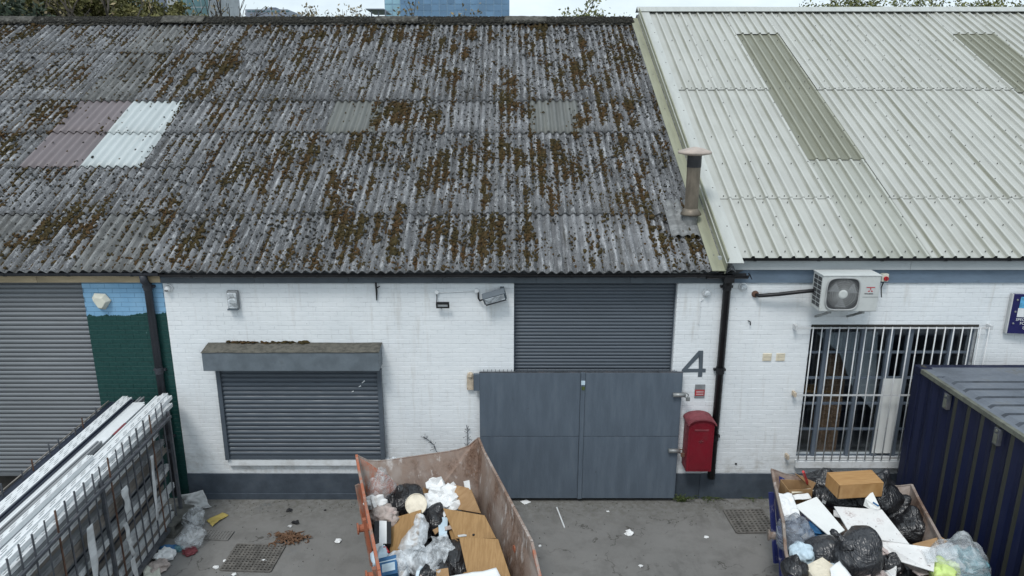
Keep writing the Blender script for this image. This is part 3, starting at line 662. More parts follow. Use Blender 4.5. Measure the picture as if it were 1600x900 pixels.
PATCH = [((588, 163, 690, 198), 1.0), ((195, 335, 262, 420), .9), ((520, 330, 575, 385), .9), ((655, 340, 745, 415), .75), ((760, 340, 800, 415), .8), ((820, 335, 850, 415), .8), ((930, 350, 950, 415), .6), ((1015, 340, 1040, 415), .9),
         ((0, 100, 120, 150), .55), ((0, 160, 110, 215), .7), ((90, 50, 170, 130), .55), ((200, 55, 290, 130), .6), ((740, 215, 790, 270), .7), ((815, 250, 850, 320), .8), ((980, 225, 1020, 320), .85), ((880, 230, 950, 320), .5),
         ((340, 250, 400, 330), .7), ((400, 200, 470, 300), .65), ((260, 350, 330, 415), .35), ((440, 380, 510, 415), .7), ((370, 110, 420, 200), .4), ((640, 60, 720, 140), .45), ((880, 100, 950, 140), .5), ((950, 40, 1000, 120), .45), ((40, 340, 120, 415), .55), ((220, 260, 280, 330), .5), ((540, 230, 640, 300), .4)]
PATCH = [(pix_patch(*a), w) for a, w in PATCH]
def fnoise(x, y, seed):
    wx = x + .7 * (vnoise(x * .9, y * .9, seed + 50) - .5); wy = y + .7 * (vnoise(x * .9, y * .9, seed + 60) - .5)
    return .5 * vnoise(wx, wy, seed) + .28 * vnoise(wx * 2.1, wy * 2.1, seed + 1) + .22 * vnoise(wx * 4.3, wy * 4.3, seed + 2)
def moss_field(X, S, V):
    broad = np.clip((fnoise(X * 1.1, S * .7, 3) - .42) * 5.0, 0, 1)
    streak = vnoise(V * 7.31, S * 1.3 + V * 3.7, 11) * .6 + vnoise(V * 5.13, S * 3.4 + V * 1.9, 12) * .4
    d = np.clip((streak - .475) * 4.8, 0, 1) * (.30 + .60 * broad)
    pat = np.zeros_like(X)
    for (x0, x1, s0, s1), w in PATCH:
        jit = 1.1 * (fnoise(X * 2.6, S * 1.6, 71) - .5)
        inx = np.clip(1.12 - np.abs(X - (x0 + x1) / 2) / ((x1 - x0) * .58) + jit, 0, 1); ins = np.clip(1.12 - np.abs(S - (s0 + s1) / 2) / ((s1 - s0) * .58) + jit, 0, 1)
        pat = np.maximum(pat, np.clip(np.minimum(inx, ins) * 2.2, 0, 1) * w)
    d = np.maximum(d, pat * np.clip((streak - .31) * 2.8, 0.05, 1))
    return np.maximum(d, np.clip((.5 - S) * .5, 0, .2))
def clean(X, S):
    """the plastic and newer sheets carry hardly any moss"""
    k = np.ones_like(X)
    for spec, x0, pitch, rows in ((spec_l, XAR, PITCHL, rows_left), (spec_m, XBR, PITCHM, rows_mid)):
        S_ = row_s(rows)
        for (r, c), kind in spec.items():
            f = .025 if kind.startswith('grp') else .22
            inside = (X > x0 + c * 7 * pitch + .03) & (X < x0 + (c + 1) * 7 * pitch - .03) & (S > S_[r] + .03) & (S < S_[r + 1] - .02); k[inside] = f
    return k
def make_moss(parent, x0, x1, pitch, n, seed):
    rng = np.random.default_rng(seed); X = rng.uniform(x0, x1, n); S = rng.uniform(.03, SRIDGE - .15, n)
    d = moss_field(X, S, np.floor((X - x0) / pitch)) * clean(X, S)
    keep = rng.uniform(0, 1, n) < d * (.35 + .65 * vnoise(X * 20, S * 9, 5)); big = d[keep]; X, S = X[keep], S[keep]
    nf = 15000; Xf = rng.uniform(x0, x1, nf); Sf = rng.uniform(.03, SRIDGE - .15, nf); kf = rng.uniform(0, 1, nf) < clean(Xf, Sf) * (.3 + .7 * vnoise(Xf * 1.1, Sf * .9, 33))
    Xf, Sf = Xf[kf], Sf[kf]; m0 = len(X); X = np.concatenate([X, Xf]); S = np.concatenate([S, Sf]); big = np.concatenate([big, np.zeros(len(Xf))]); m = len(X); lone = np.arange(m) >= m0
    vi = np.floor((X - x0) / pitch); crest = rng.uniform(0, 1, m) < np.where(lone, .35, .10 + .45 * np.clip((big - .7) * 2.5, 0, 1))
    xc = x0 + (vi + np.where(crest, .5, 0.0)) * pitch + rng.normal(0, .026, m)
    ph = 2 * np.pi * (xc - x0) / pitch; z = AMP * -np.cos(ph) + .020
    r = np.where(lone, rng.uniform(.007, .020, m) ** 1.0, rng.uniform(.009, .027, m) * (0.8 + .5 * np.clip(big, 0, 1))); r[rng.uniform(0, 1, m) < .06] *= 1.6
    sc = np.stack([r * rng.uniform(.8, 1.3, m), r * rng.uniform(.8, 1.7, m), r * rng.uniform(.45, .9, m)], 1)
    V = IV[None] * (1 + rng.uniform(-.35, .35, (m, len(IV), 1))); V = V * sc[:, None, :]; V += np.stack([xc, S, z], 1)[:, None, :]
    Fc = IF[None] + (np.arange(m) * len(IV))[:, None, None]
    a, b = V[:m0].reshape(-1, 3), V[m0:].reshape(-1, 3)
    bulk('moss', a, Fc[:m0].reshape(-1, 3), 'moss', parent, RG); bulk('lichen_lumps', b, Fc[m0:].reshape(-1, 3) - m0 * len(IV), 'moss_dark', parent, RG)
make_moss(unit_left, XAR, XBR, PITCHL, 190000, 1); make_moss(unit_mid, XBR, XBR + 61 * PITCHM, PITCHM, 190000, 2)
# moss crust on the ridge
def ridge_moss(parent, x0, x1, n, seed):
    rng = np.random.default_rng(seed); X = rng.uniform(x0, x1, n); Yo = rng.uniform(-.28, .02, n); Z = TOPG.z + .075 - np.abs(Yo) * .60; r = rng.uniform(.010, .028, n)
    V = IV[None] * (1 + rng.uniform(-.3, .3, (n, len(IV), 1))) * (r[:, None, None] * np.array([1.2, 1, .7])); V += np.stack([X, TOPG.y + Yo, Z], 1)[:, None, :]
    bulk('ridge_moss', V.reshape(-1, 3), (IF[None] + (np.arange(n) * len(IV))[:, None, None]).reshape(-1, 3), 'moss_dark' if seed else 'moss', parent)
ridge_moss(unit_left, XA, XB, 5200, 4); ridge_moss(unit_mid, XB, XC - .1, 4800, 5)

# ------------------------------------------------------------------ white ribbed steel roof
def rib_mesh(name, mat, length, nrib=5, dx=0.2, th=0.004):
    prof = []
    for k in range(nrib):
        x = k * dx; prof += [(x, 0), (x + .112, 0), (x + .130, .036), (x + .160, .036), (x + .178, 0)]
    prof.append((nrib * dx + .012, 0)); mb = MB(); n = len(prof)
    for sgn, z0 in ((0, 0), (1, -th)):
        vs = [(x - nrib * dx / 2, y, z + z0) for y in (0, length) for x, z in prof]; fs = [(i, i + 1, n + i + 1, n + i) for i in range(n - 1)]
        mb.add(vs, fs if sgn == 0 else [f[::-1] for f in fs])
    for i in range(n - 1): mb.f.append((2 * n + i, 2 * n + i + 1, i + 1, i)); mb.mi.append(0)
    return mb.mesh(name, mat)
WS = [-.03, roof_s(311, RW), roof_s(141, RW), SRW]
XW0 = XC + .13; NW = 12
def at_roof(px, py, M):
    d = ray(px, py); n = M.to_3x3() @ Vector((0, 0, 1)); t = (M.translation - Vector((0, 0, CAMH))).dot(n) / d.dot(n); return M.inverted() @ (Vector((0, 0, CAMH)) + d * t)
lights = [int((at_roof(1290, 200, RW).x - XW0) / 1.0), int((at_roof(1570, 95, RW).x - XW0) / 1.0)]
SL0, SL1 = roof_s(250, RW), roof_s(54, RW)
LL0 = [SL0, roof_s(145, RW)]
rmesh = {}
def lay_panel(c, s0, s1, kind, lift=0.0, nm='roof_panel'):
    key = (kind, round(s1 - s0, 3))
    if key not in rmesh: rmesh[key] = rib_mesh(nm, kind, s1 - s0)
    return child(nm, rmesh[key], unit_right, roof_loc(unit_right, RW, XW0 + c + .5, s0, lift + .003 * (c % 2)), (PH - .004, 0, 0))
for c in range(NW):
    if c in lights:
        b0 = LL0[lights.index(c)]
        lay_panel(c, WS[0], b0 + .1, 'rooflight_pale' if c == lights[0] else 'roof_white'); lay_panel(c, b0, SL1 + .1, 'rooflight', .008, 'rooflight'); lay_panel(c, SL1, WS[3] + .02, 'roof_white', .015)
    else:
        for r in range(3): lay_panel(c, WS[r], WS[r + 1] + .12, 'roof_white', .006 * r + .002)
# screw heads
mb = MB()
for srow in [0.10, .75, 1.35, WS[1] + .06, 2.5, 3.4, WS[2] + .06, 5.6, 6.6, 7.6, SRW - .35]:
    dens = (srow in (WS[1] + .06, WS[2] + .06, .10))
    for k in range(NW * 5):
        if not dens and k % 2: continue
        p = RW @ Vector((XW0 + k * .2 + .055, srow, .028)); mb.lathe([(.010, -.018), (.010, .0), (.005, .006)], p, 6, Matrix.Rotation(PH, 4, 'X'))
for c in range(1, NW):
    for k in range(16):
        p = RW @ Vector((XW0 + c + .145 - .2, .4 + k * .53, .052)); mb.lathe([(.011, -.01), (.011, .0), (.005, .006)], p, 6, Matrix.Rotation(PH, 4, 'X'))
mb.build('roof_screw', 'fixing', unit_right, kind='stuff')
# verge flashing on the party line and ridge capping
mb = MB(); mb.box((XC - .145, -.06, .030), (XC + .06, SRW - .05, .042), RG @ Matrix.Translation((0, 0, .03))); mb.build('verge_apron', 'flashing', unit_right)
mb = MB(); mb.prism([(XC + .045, .0), (XC + .062, .0), (XC + .062, .300), (XC + .045, .300)], -.05, SRW, 'Y', RG); mb.build('verge_upstand', 'flashing', unit_right)
zt = (RG.inverted() @ (RW @ Vector((0, 0, .045)))).z
mb = MB(); mb.box((XC + .03, -.06, zt), (XC + .29, SRW + .02, zt + .006), RG); mb.build('verge_cap', 'flash_top', unit_right)
mb = MB()
for k in range(17): mb.lathe([(.012, -.005), (.012, .004), (.006, .008)], RG @ Vector((XC + .24, .3 + k * .52, zt + .006)), 6, Matrix.Rotation(PH, 4, 'X'))
for k in range(6): mb.lathe([(.012, -.005), (.012, .004), (.006, .008)], RG @ Vector((XC - .05, .3 + k * 1.5, .072)), 6, Matrix.Rotation(PH, 4, 'X'))
mb.build('verge_screw', 'fixing', unit_right, kind='stuff')
TOPW = RW @ Vector((0, SRW, .05))
for i in range(4):
    a = XC + .02 + i * 2.9; b = a + 2.9 if i < 3 else XD
    MB().prism([(TOPW.y - .20, TOPW.z - .075), (TOPW.y - .19, TOPW.z - .085), (TOPW.y, TOPW.z + .035 - i % 2 * .004), (TOPW.y + .2, TOPW.z - .07), (TOPW.y, TOPW.z + .05 - i % 2 * .004)][::-1], a, b + (.05 if i < 3 else 0), 'X').build('ridge_cap', 'flash_top', unit_right)

# ------------------------------------------------------------------ gutters, fascias, downpipes
def half_pipe(x0, x1, y, z, r, mb, n=8):
    poly = [(y + r * math.cos(a), z + r * math.sin(a)) for a in [math.pi + math.pi * k / n for k in range(n + 1)]] + [(y + (r - .006) * math.cos(a), z + (r - .006) * math.sin(a)) for a in [2 * math.pi - math.pi * k / n for k in range(n + 1)]]
    vs = [(x, p, q) for x in (x0, x1) for p, q in poly]; k = len(poly)
    mb.add(vs, [(i, (i + 1) % k, k + (i + 1) % k, k + i) for i in range(k)]); return mb
GY = 10.335; GZ = at(600, 428.0, Y=GY - .058).z
def gutter(parent, x0, x1, z, mat, y=GY, r=.058):
    ob = half_pipe(x0, x1, y, z, r, MB()).build('gutter', mat, parent)
    x = x0 + .45
    while x < x1:
        m2 = MB(); half_pipe(x - .016, x + .016, y, z, r + .007, m2); m2.box((x - .014, y + r, z - .03), (x + .014, YW - .062, z - .005)); m2.build('gutter_bracket', mat, ob); x += .95
    m2 = MB(); poly = [(y + (r) * math.cos(math.pi + math.pi * k / 8), z + r * math.sin(math.pi + math.pi * k / 8)) for k in range(9)]
    m2.prism(poly, x1, x1 + .012, 'X'); m2.prism(poly, x0 - .012, x0, 'X'); m2.build('gutter_end', mat, ob)
    return ob
gutter(unit_left, XA, at(248, 428, Y=GY).x, GZ + .01, 'grey_pvc'); gutter(unit_mid, at(252, 428, Y=GY).x, at(1135, 430, Y=GY).x - .1, GZ - .012, 'black_pvc')
# battered gutter outlet at the right
XR = at(1140, 431, Y=GY).x
mb = MB(); half_pipe(XR - .35, XR + .27, GY, GZ - .02, .07, mb); mb.box((XR - .09, GY - .06, GZ - .14), (XR + .06, GY + .06, GZ - .03)); mb.slab([(XR + .27, GY - .07, GZ), (XR + .33, GY - .02, GZ - .10), (XR + .29, GY + .06, GZ - .02)], .01); mb.slab([(XR - .2, GY - .085, GZ + .02), (XR + .1, GY - .085, GZ + .028), (XR + .23, GY + .07, GZ + .03), (XR - .2, GY + .08, GZ + .02)], .006); mb.build('gutter_outlet', 'black_pvc', unit_mid)
mb = MB(); rr = random.Random(3)
for k in range(36):
    x = rr.uniform(XR - 2.6, XR - .25); v = [(x + a * rr.uniform(.6, 1.4), GY - .03 + b, GZ + .012 + c) for a, b, c in ((-.05, -.02, 0), (.05, -.02, .0), (.06, .03, .01), (-.04, .03, .012), (0, 0, .026))]
    mb.add(v, [(0, 1, 4), (1, 2, 4), (2, 3, 4), (3, 0, 4)])
mb.build('gutter_silt', 'lead', unit_mid, kind='stuff')
xg = at(1133, 402, Y=10.36).x; GZW = at(1350, 402.5, Y=10.30).z
gutter(unit_right, xg, XD, GZW - .004, 'black_pvc', 10.37, .062)
# fascias in their lengths
def fascia(parent, x0, x1, z0, z1, mat, n, y=YW - .06):
    w = (x1 - x0) / n
    for i in range(n): MB().box((x0 + i * w, y - .001 * (i % 2), z0), (x0 + (i + 1) * w - .003, YW - .014, z1)).build('fascia_board', mat, parent, bevel=.003)
zfa = at(500, 432, Y=YW - .06).z
fascia(unit_mid, XB, XC + .12, ZF, ZG - .005, 'fascia', 6); fascia(unit_left, XA, XB - .002, ZF + .01, ZG - .005, 'tan', 5)
zb1 = at(1400, 421, Y=YW - .05).z
MB().box((XC + .125, YW - .035, ZF), (XD, YW - .014, zb1)).build('fascia_band', 'fascia_blue', unit_right)
fascia(unit_right, XC + .002, XD, zb1 + .002, ZWT - .02, 'fascia_pale', 4, YW - .09)
# downpipes
def downpipe(parent, px, y, zb, mat, r=.045):
    x = at(px, 450, Y=y).x; rt = thing; mb = MB()
    o = MB().tube([(x, GY, GZ - .03), (x, GY + .01, GZ - .12), (x, y, GZ - .22), (x, y, zb)], r, 12).build('downpipe', mat, parent, smooth=True)
    for z in (GZ - .24, 2.3, 1.15):
        if z > zb: MB().tube([(x, y, z - .05), (x, y, z + .05)], r + .008, 12).build('pipe_collar', mat, o); 
        MB().box((x - r - .035, y + .01, z - .018), (x + r + .035, YW - .013, z + .018)).build('pipe_bracket', mat, o)
    return o
downpipe(unit_left, 231, YW - .075, .1, 'grey_pvc', .058); downpipe(unit_mid, 1136, YW - .075, ZP - .05, 'black_pvc', .058)

# ------------------------------------------------------------------ roller shutters
def slat_mesh(name, w, mat, h=.075, bulge=.017):
    prof = [(0.002, 0), (-.004, .006), (-bulge, h * .32), (-bulge, h * .62), (-.006, h - .008), (.004, h - .002)]
    mb = MB(); n = len(prof); vs = [(x, y, z) for x in (-w / 2, w / 2) for y, z in prof]; mb.add(vs, [(i, n + i, n + i + 1, i + 1) for i in range(n - 1)])
    mb.add([(x, y + .006, z) for x, y, z in vs], [(i, i + 1, n + i + 1, n + i) for i in range(n - 1)])
    me = mb.mesh(name, mat); me.polygons.foreach_set('use_smooth', [True] * len(me.polygons)); return me
def shutter(parent, x0, x1, z0, z1, y, mat, guide=True, h=.075, name='roller_shutter', bottom=True, void=True):
    rt = bpy.data.objects.new(name, None); COL.objects.link(rt); rt.parent = parent; rt.location = Vector(((x0 + x1) / 2, y, z0)) - Vector(ORIG[parent.name]); ORIG[rt.name] = ((x0 + x1) / 2, y, z0)
    me = slat_mesh('slat', x1 - x0, mat, h, .017 if h > .06 else .013); n = int((z1 - z0) / h) + 1
    for i in range(n): child('slat', me, rt, (random.uniform(-.002, .002), random.uniform(-.002, .002), i * h + (.06 if bottom else 0)))
    if bottom: MB().box((x0, y - .018, z0), (x1, y + .02, z0 + .06)).build('bottom_rail', mat, rt, bevel=.004)
    if guide:
        for xa, xb in ((x0 - .055, x0 + .012), (x1 - .012, x1 + .055)): MB().box((xa, y - .05, z0), (xb, y + .05, z1)).build('guide_rail', mat, rt, bevel=.004)
    return rt
sh = shutter(unit_mid, SWX0 + .06, SWX1 - .06, SWZ0, SWZ1, YW - .075, 'shutter_dark', True, name='window_shutter')
cxa, cxb = at(315, 560, Y=YW - .33).x, at(592, 560, Y=YW - .30).x; cz0, cz1, cz2 = at(450, 580, Y=YW - .32).z, at(450, 552, Y=YW - .32).z, at(450, 536, Y=YW - .02).z
MB().prism([(YW - .32, cz0), (YW - .015, cz0), (YW - .015, cz2 - .01), (YW - .32, cz1)], cxa, cxb, 'X').build('shutter_box', 'canopy_box', sh, bevel=.006)
def ctop(u, v):
    x = cxa - .01 + (cxb - cxa + .02) * u; y = YW - .33 + .315 * v
    return (x, y, cz1 + .012 + (cz2 - cz1 - .004) * v + .012 * noise.noise((x * 2.2, y * 3, 1)) * (1 - v * .5))
mb = MB().grid(ctop, 40, 6); mb.build('shutter_box_top', 'canopy_top', sh, smooth='solid')
rng = np.random.default_rng(12); n = 130; X = rng.uniform(cxa + .3, cxa + 1.6, n); V = IV[None] * (rng.uniform(.012, .03, n)[:, None, None] * np.array([1.5, .8, .6])); V += np.stack([X, YW - .03 + rng.normal(0, .012, n), cz2 + rng.uniform(0, .03, n)], 1)[:, None, :]
bulk('canopy_moss', V.reshape(-1, 3), (IF[None] + (np.arange(n) * len(IV))[:, None, None]).reshape(-1, 3), 'moss', sh)
MB().box((SWX0 + .02, YW - .08, SWZ0 - .13), (SWX1 + .04, YW - .012, SWZ0 - .015)).build('window_sill', 'white_brick', unit_mid, bevel=.01)
mb = MB()
for px, py, a, l in ((561, 605, .5, .035), (566, 599, .8, .045), (550, 613, .4, .03)):
    p = at(px, py, Y=YW - .096); mb.slab([p, p + Vector((l, 0, l * a)), p + Vector((l * .8, 0, l * a + .018)), p + Vector((-.01, 0, .008))], .002)
mb.build('paint_scrape', 'white_plastic', sh)
shutter(unit_mid, DL + .005, DR - .005, 0, DT + .03, YW + .125, 'shutter_dark', True, .056, 'door_shutter')
shutter(unit_left, -12.9, LX + .0, .38, ZF + .02, YW + .06, 'shutter_galv', False, name='door_shutter')
MB().box((-13, YW + .2, 0), (LX, YW + .25, .5)).build('door_threshold', 'void', unit_left)
MB().box((DR - .001, YW - .006, ZP), (DR + .012, YW + .2, DT)).build('door_reveal', 'white_brick', unit_mid)

# ------------------------------------------------------------------ window of the right-hand unit
wr = bpy.data.objects.new('window', None); COL.objects.link(wr); wr.parent = unit_right; wr.location = Vector((WX0, YW, WZ0)) - Vector(ORIG[unit_right.name]); ORIG[wr.name] = (WX0, YW, WZ0)
wy = YW + .10; mx = [WX0, at(1292, 520, Y=wy).x, at(1348, 520, Y=wy).x, at(1392, 520, Y=wy).x, at(1422, 520, Y=wy).x, at(1487, 520, Y=wy).x, WX1]
wz = [WZ0, at(1300, 670, Y=wy).z, at(1300, 630, Y=wy).z, at(1300, 590, Y=wy).z, at(1300, 550, Y=wy).z, WZ1]
for i, x in enumerate(mx): MB().box((x - (.045 if i in (3, 4) else .03), wy - .03, WZ0), (x + (.045 if i in (3, 4) else .03), wy + .03, WZ1)).build('window_frame', 'mullion', wr, bevel=.003)
for a, b in zip(mx, mx[1:]):
    for z in wz: MB().box((a + .03, wy - .014, z - .018), (b - .03, wy + .018, z + .018)).build('glazing_bar', 'mullion', wr)
    for z0, z1 in zip(wz, wz[1:]): MB().box((a + .02, wy - .003, z0), (b - .02, wy + .003, z1)).build('pane', 'glass', wr)
MB().box((WX0 - .02, YW - .10, WZ0 - .13), (WX1 + .05, YW + .09, WZ0 - .002)).build('window_sill', 'white_brick', unit_right, bevel=.008)
MB().box((WX0 - .0, YW - .02, WZ1 + .0), (WX1, YW + .02, WZ1 + .035)).build('window_lintel', 'void', unit_right)
# things seen behind the glass
p0, p1 = at(1288, 590, Y=YW + .8), at(1318, 590, Y=YW + .8); mb = MB()
mb.box((p0.x, YW + .75, .1), (p1.x, YW + 1.05, 2.25)); pil = thing('brick_pillar', 'bare brown brick pillar standing behind the barred window glass', 'pillar', (p0.x, YW + .9, .1))
mb.build('core', 'brick_brown', pil); me = brick_mesh('brick', 'brick_brown'); po = Vector(ORIG[pil.name])
for r in range(28):
    for k in range(2): child('brick', me, pil, Vector((p0.x + (p1.x - p0.x) * (.27 + .5 * k), YW + .745, .15 + r * .075)) - po, (0, 0, random.uniform(-.03, .03)), ((p1.x - p0.x) / 2 / BR_L * .9, 1, 1))
c = [at(px, py, Y=YW + y) for px, py, y in ((1276, 520, .5), (1372, 518, .5), (1368, 600, .5), (1362, 640, .5), (1330, 600, .5), (1312, 552, .5))]
single('hanging_sheet', MB().slab(c, .01), 'sheet_grey', 'pale grey sheet hanging inside the barred window, cut slanting', 'sheet')
c = [at(px, py, Y=YW + .05) for px, py in ((1381, 592), (1409, 592), (1391, 708), (1362, 708))]
single('leaning_board', MB().slab(c, .012), 'board_white', 'tall white panel standing behind the bars in the right half of the barred window', 'panel')
c = at(1270, 606, Y=YW + .9); single('shelf_board', MB().box((c.x - .4, YW + .7, c.z), (c.x + .25, YW + 1.0, c.z + .03)), 'veneer', 'wooden shelf board behind the top left window panes', 'shelf')

# ------------------------------------------------------------------ window grille
GYR = YW - .12
gx0, gx1 = at(1243, 513, Y=GYR).x, at(1552, 513, Y=GYR).x; zt_, zm_, zb_ = at(1300, 513, Y=GYR).z, at(1300, 618, Y=GYR).z, at(1300, 716, Y=GYR).z
gr = thing('window_grille', 'white painted steel bars with rust spots fixed over the wide window', 'window grille', (WX0, GYR, zb_))
for z, w in ((zt_, .022), (zm_, .028), (zb_, .035)):
    MB().box((gx0 + (.1 if z != zt_ else 0), GYR + .009, z - w / 2), (gx1, GYR + .017, z + w / 2)).build('cross_rail', 'bar_white', gr)
    for x in (gx0 + (.1 if z != zt_ else 0), gx1 - .04): MB().box((x, GYR, z - .03), (x + .035, YW - .012, z + .04)).build('wall_bracket', 'rust_cream' if z != zt_ else 'bar_white', gr)
nb = 21; xa = at(1268, 513, Y=GYR).x; xb = at(1546, 513, Y=GYR).x
pos = np.linspace(xa + .03, xb, nb)
for x in pos: MB().tube([(x, GYR, zb_ - .03), (x, GYR, zt_ + .02)], .0095, 8).build('bar', 'bar_white', gr, smooth=True)

# ------------------------------------------------------------------ gate
YG = YW - .13
def gx(px, py): return at(px, py, Y=YG)
GL, GM0, GM1, GR_ = gx(749, 600).x, gx(907, 600).x, gx(914, 600).x, gx(1067, 590).x; GT, GB, GM = gx(900, 583).z, .07, gx(900, 682).z
gate = thing('steel_gate', 'slate grey double leaf steel gate shut across the door of unit 4', 'gate', (GL, YG, 0))
for nm, a, b in (('gate_leaf', GL, GM0), ('gate_leaf', GM1 + .004, GR_)):
    lf = MB().box((a, YG, GM + .004), (b, YG + .035, GT)).build(nm, 'gate', gate, bevel=.004)
    MB().box((a, YG + .003, GB), (b, YG + .036, GM - .004)).build('lower_sheet', 'gate', lf, bevel=.004)
    MB().box((a + .02, YG + .037, GB + .03), (a + .06, YG + .062, GT - .02)).build('gate_stile', 'gate', lf); MB().box((b - .06, YG + .037, GB + .03), (b - .02, YG + .062, GT - .02)).build('gate_stile', 'gate', lf)
MB().box((GM0 + .003, YG - .018, GB), (GM1 + .001, YG + .05, GT + .01)).build('centre_post', 'gate', gate, bevel=.004)
mb = MB(); mb.box((GL, YG + .002, GT + .001), (GR_, YG + .04, GT + .014))
x = GL + .07
while x < GR_ - .1: mb.box((x - .004, YG + .01, GT + .014), (x + .004, YG + .018, GT + .055)); x += .062
mb.build('spike_strip', 'steel_dark', gate)
p = gx(911, 597); mb = MB(); mb.box((p.x - .03, YG - .024, p.z - .04), (p.x + .03, YG - .019, p.z + .03)); mb.build('sticker', 'paleblue', gate); p = gx(911, 606); MB().box((p.x - .025, YG - .024, p.z - .03), (p.x + .025, YG - .019, p.z + .03)).build('sticker', 'weed', gate)
for px0, px1, py in ((1051, 1070, 616), (1044, 1062, 703)):
    a, b = gx(px0, py), gx(px1, py); hs = MB().tube([(a.x, YG - .03, a.z), (b.x, YG - .03, b.z)], .036, 12).build('hasp', 'galv', gate, smooth=True)
    mb = MB(); mb.tube([(b.x + .01 + .035 * math.cos(t), YG - .045, b.z + .035 * math.sin(t)) for t in np.linspace(0, 2 * math.pi, 14)], .010, 6); mb.box((b.x + .01, YG - .07, b.z - .09), (b.x + .07, YG - .035, b.z - .03)); mb.build('padlock', 'galv' if py < 650 else 'steel_rust', hs, bevel=.004)
p = gx(742, 598); MB().box((p.x - .02, YG + .0, p.z - .14), (GL - .001, YG + .05, p.z + .14)).build('hinge_plate', 'gate', gate, bevel=.004)
p = at(735, 596, Y=YW - .05); mb = MB(); mb.box((p.x - .055, YW - .07, p.z - .14), (p.x + .05, YW - .013, p.z + .10)); mb.tube([(p.x + .085, YW - .10, p.z - .12), (p.x + .085, YW - .10, p.z + .12)], .022, 10); mb.lathe([(.05, .0), (.045, .05), (.02, .07)], (p.x - .0, YW - .06, p.z + .09), 10); mb.build('hinge_bracket', 'rust_cream', gate, bevel=.005)
MB().box((DR - .01, YG + .045, GB), (DR + .07, YG + .095, GT)).build('gate_jamb', 'gate', gate)

# ------------------------------------------------------------------ things on the wall
p = at(1085, 567, Y=YW); 
def num4(px, py): return at(px, py, Y=YW - .02)
P4 = [num4(*q) for q in ((1092, 548), (1099, 548), (1098, 576), (1103, 576.3), (1102.5, 582), (1097.7, 581.8), (1097, 589), (1090.5, 589), (1091, 581.6), (1065, 582), (1065.5, 578))]
I4 = [num4(*q) for q in ((1092.8, 557.5), (1074.5, 576.4), (1092, 576.4))]
vs = P4 + I4; mb = MB(); y0 = YW - .0165
fr = [(0, 1, 2, 13, 11) if False else (0, 1, 2, 13), (0, 13, 11), (0, 11, 10), (10, 11, 12), (10, 12, 9), (9, 12, 8), (12, 13, 8), (13, 2, 7, 8) if False else (8, 13, 2, 5), (2, 3, 4, 5), (8, 5, 6, 7)]
mb.add([(v.x, y0, v.z) for v in vs], fr); mb.add([(v.x, y0 + .003, v.z) for v in vs], [f[::-1] for f in fr]); n = len(vs)
ring = list(range(11)); mb.add([(v.x, y0 + d, v.z) for d in (0, .003) for v in vs], [(ring[(i + 1) % 11], ring[i], n + ring[i], n + ring[(i + 1) % 11]) for i in range(11)])
single('house_number', mb, 'grey_paint', 'large grey numeral 4 on the white brick right of the big shutter', 'number')
# small red notice
a, b = at(1086, 600, Y=YW), at(1100, 621, Y=YW); sg = thing('warning_sign', 'small grey and red notice below the grey numeral', 'sign', ((a.x + b.x) / 2, YW, b.z))
MB().box((a.x, YW - .022, b.z), (b.x, YW - .013, a.z)).build('plate', 'grey_plastic', sg); h = a.z - b.z
MB().box((a.x + .004, YW - .0245, b.z + h * .18), (b.x - .004, YW - .022, b.z + h * .62)).build('red_field', 'red_plain', sg)
mb = MB()
for k in range(3): mb.box((a.x + .02, YW - .0265, b.z + h * (.25 + .12 * k)), (b.x - .02, YW - .0245, b.z + h * (.285 + .12 * k)))
mb.build('print_line', 'white_dirty', sg)
# post box
pa, pb = at(1077, 662, Y=YW - .33), at(1111, 737, Y=YW - .33); x0, x1, z0, z1 = pa.x, pb.x, pb.z, pa.z; xm = (x0 + x1) / 2; rb = (x1 - x0) / 2
pbx = thing('post_box', 'red wall mounted post box with arched top beside the black downpipe', 'post box', (xm, YW, z0))
def arch(r, zc, lo, flat=.42, n=12): return [(xm - r, lo)] + [(xm + r, lo)] + [(xm + r * math.cos(t), zc + r * flat * math.sin(t)) for t in np.linspace(0, math.pi, n)]
MB().prism(arch(rb, z1 - .02, z0), YW - .33, YW - .032, 'Y').build('body', 'red', pbx, bevel=.006)
ro = arch(rb + .022, z1 - .015, z1 - .04); ri = [(xm + (rb + .002) * math.cos(t), z1 - .02 + (rb + .002) * .42 * math.sin(t)) for t in np.linspace(0, math.pi, 12)]
rf = [(xm + (rb + .025) * math.cos(t), z1 - .02 + (rb + .025) * .48 * math.sin(t)) for t in np.linspace(0, math.pi, 14)]; rin = [(xm + (rb + .003) * math.cos(t), z1 - .02 + (rb + .003) * .43 * math.sin(t)) for t in np.linspace(math.pi, 0, 14)]
MB().prism(rf + rin, YW - .37, YW - .03, 'Y').build('hood', 'red_faded', pbx)
MB().prism(arch(rb - .035, z1 - .06, z0 + .04), YW - .338, YW - .33, 'Y').build('door', 'red', pbx, bevel=.003)
MB().box((xm - .11, YW - .345, z1 - .12), (xm + .11, YW - .338, z1 - .095)).build('letter_slot', 'red_faded', pbx)
mb = MB()
for k in range(6): t = k * math.pi / 3; mb.bar((xm, YW - .342, z1 - .3), (xm + .04 * math.cos(t), YW - .342, z1 - .3 + .04 * math.sin(t)), .012, .004)
mb.build('emblem', 'red_faded', pbx)
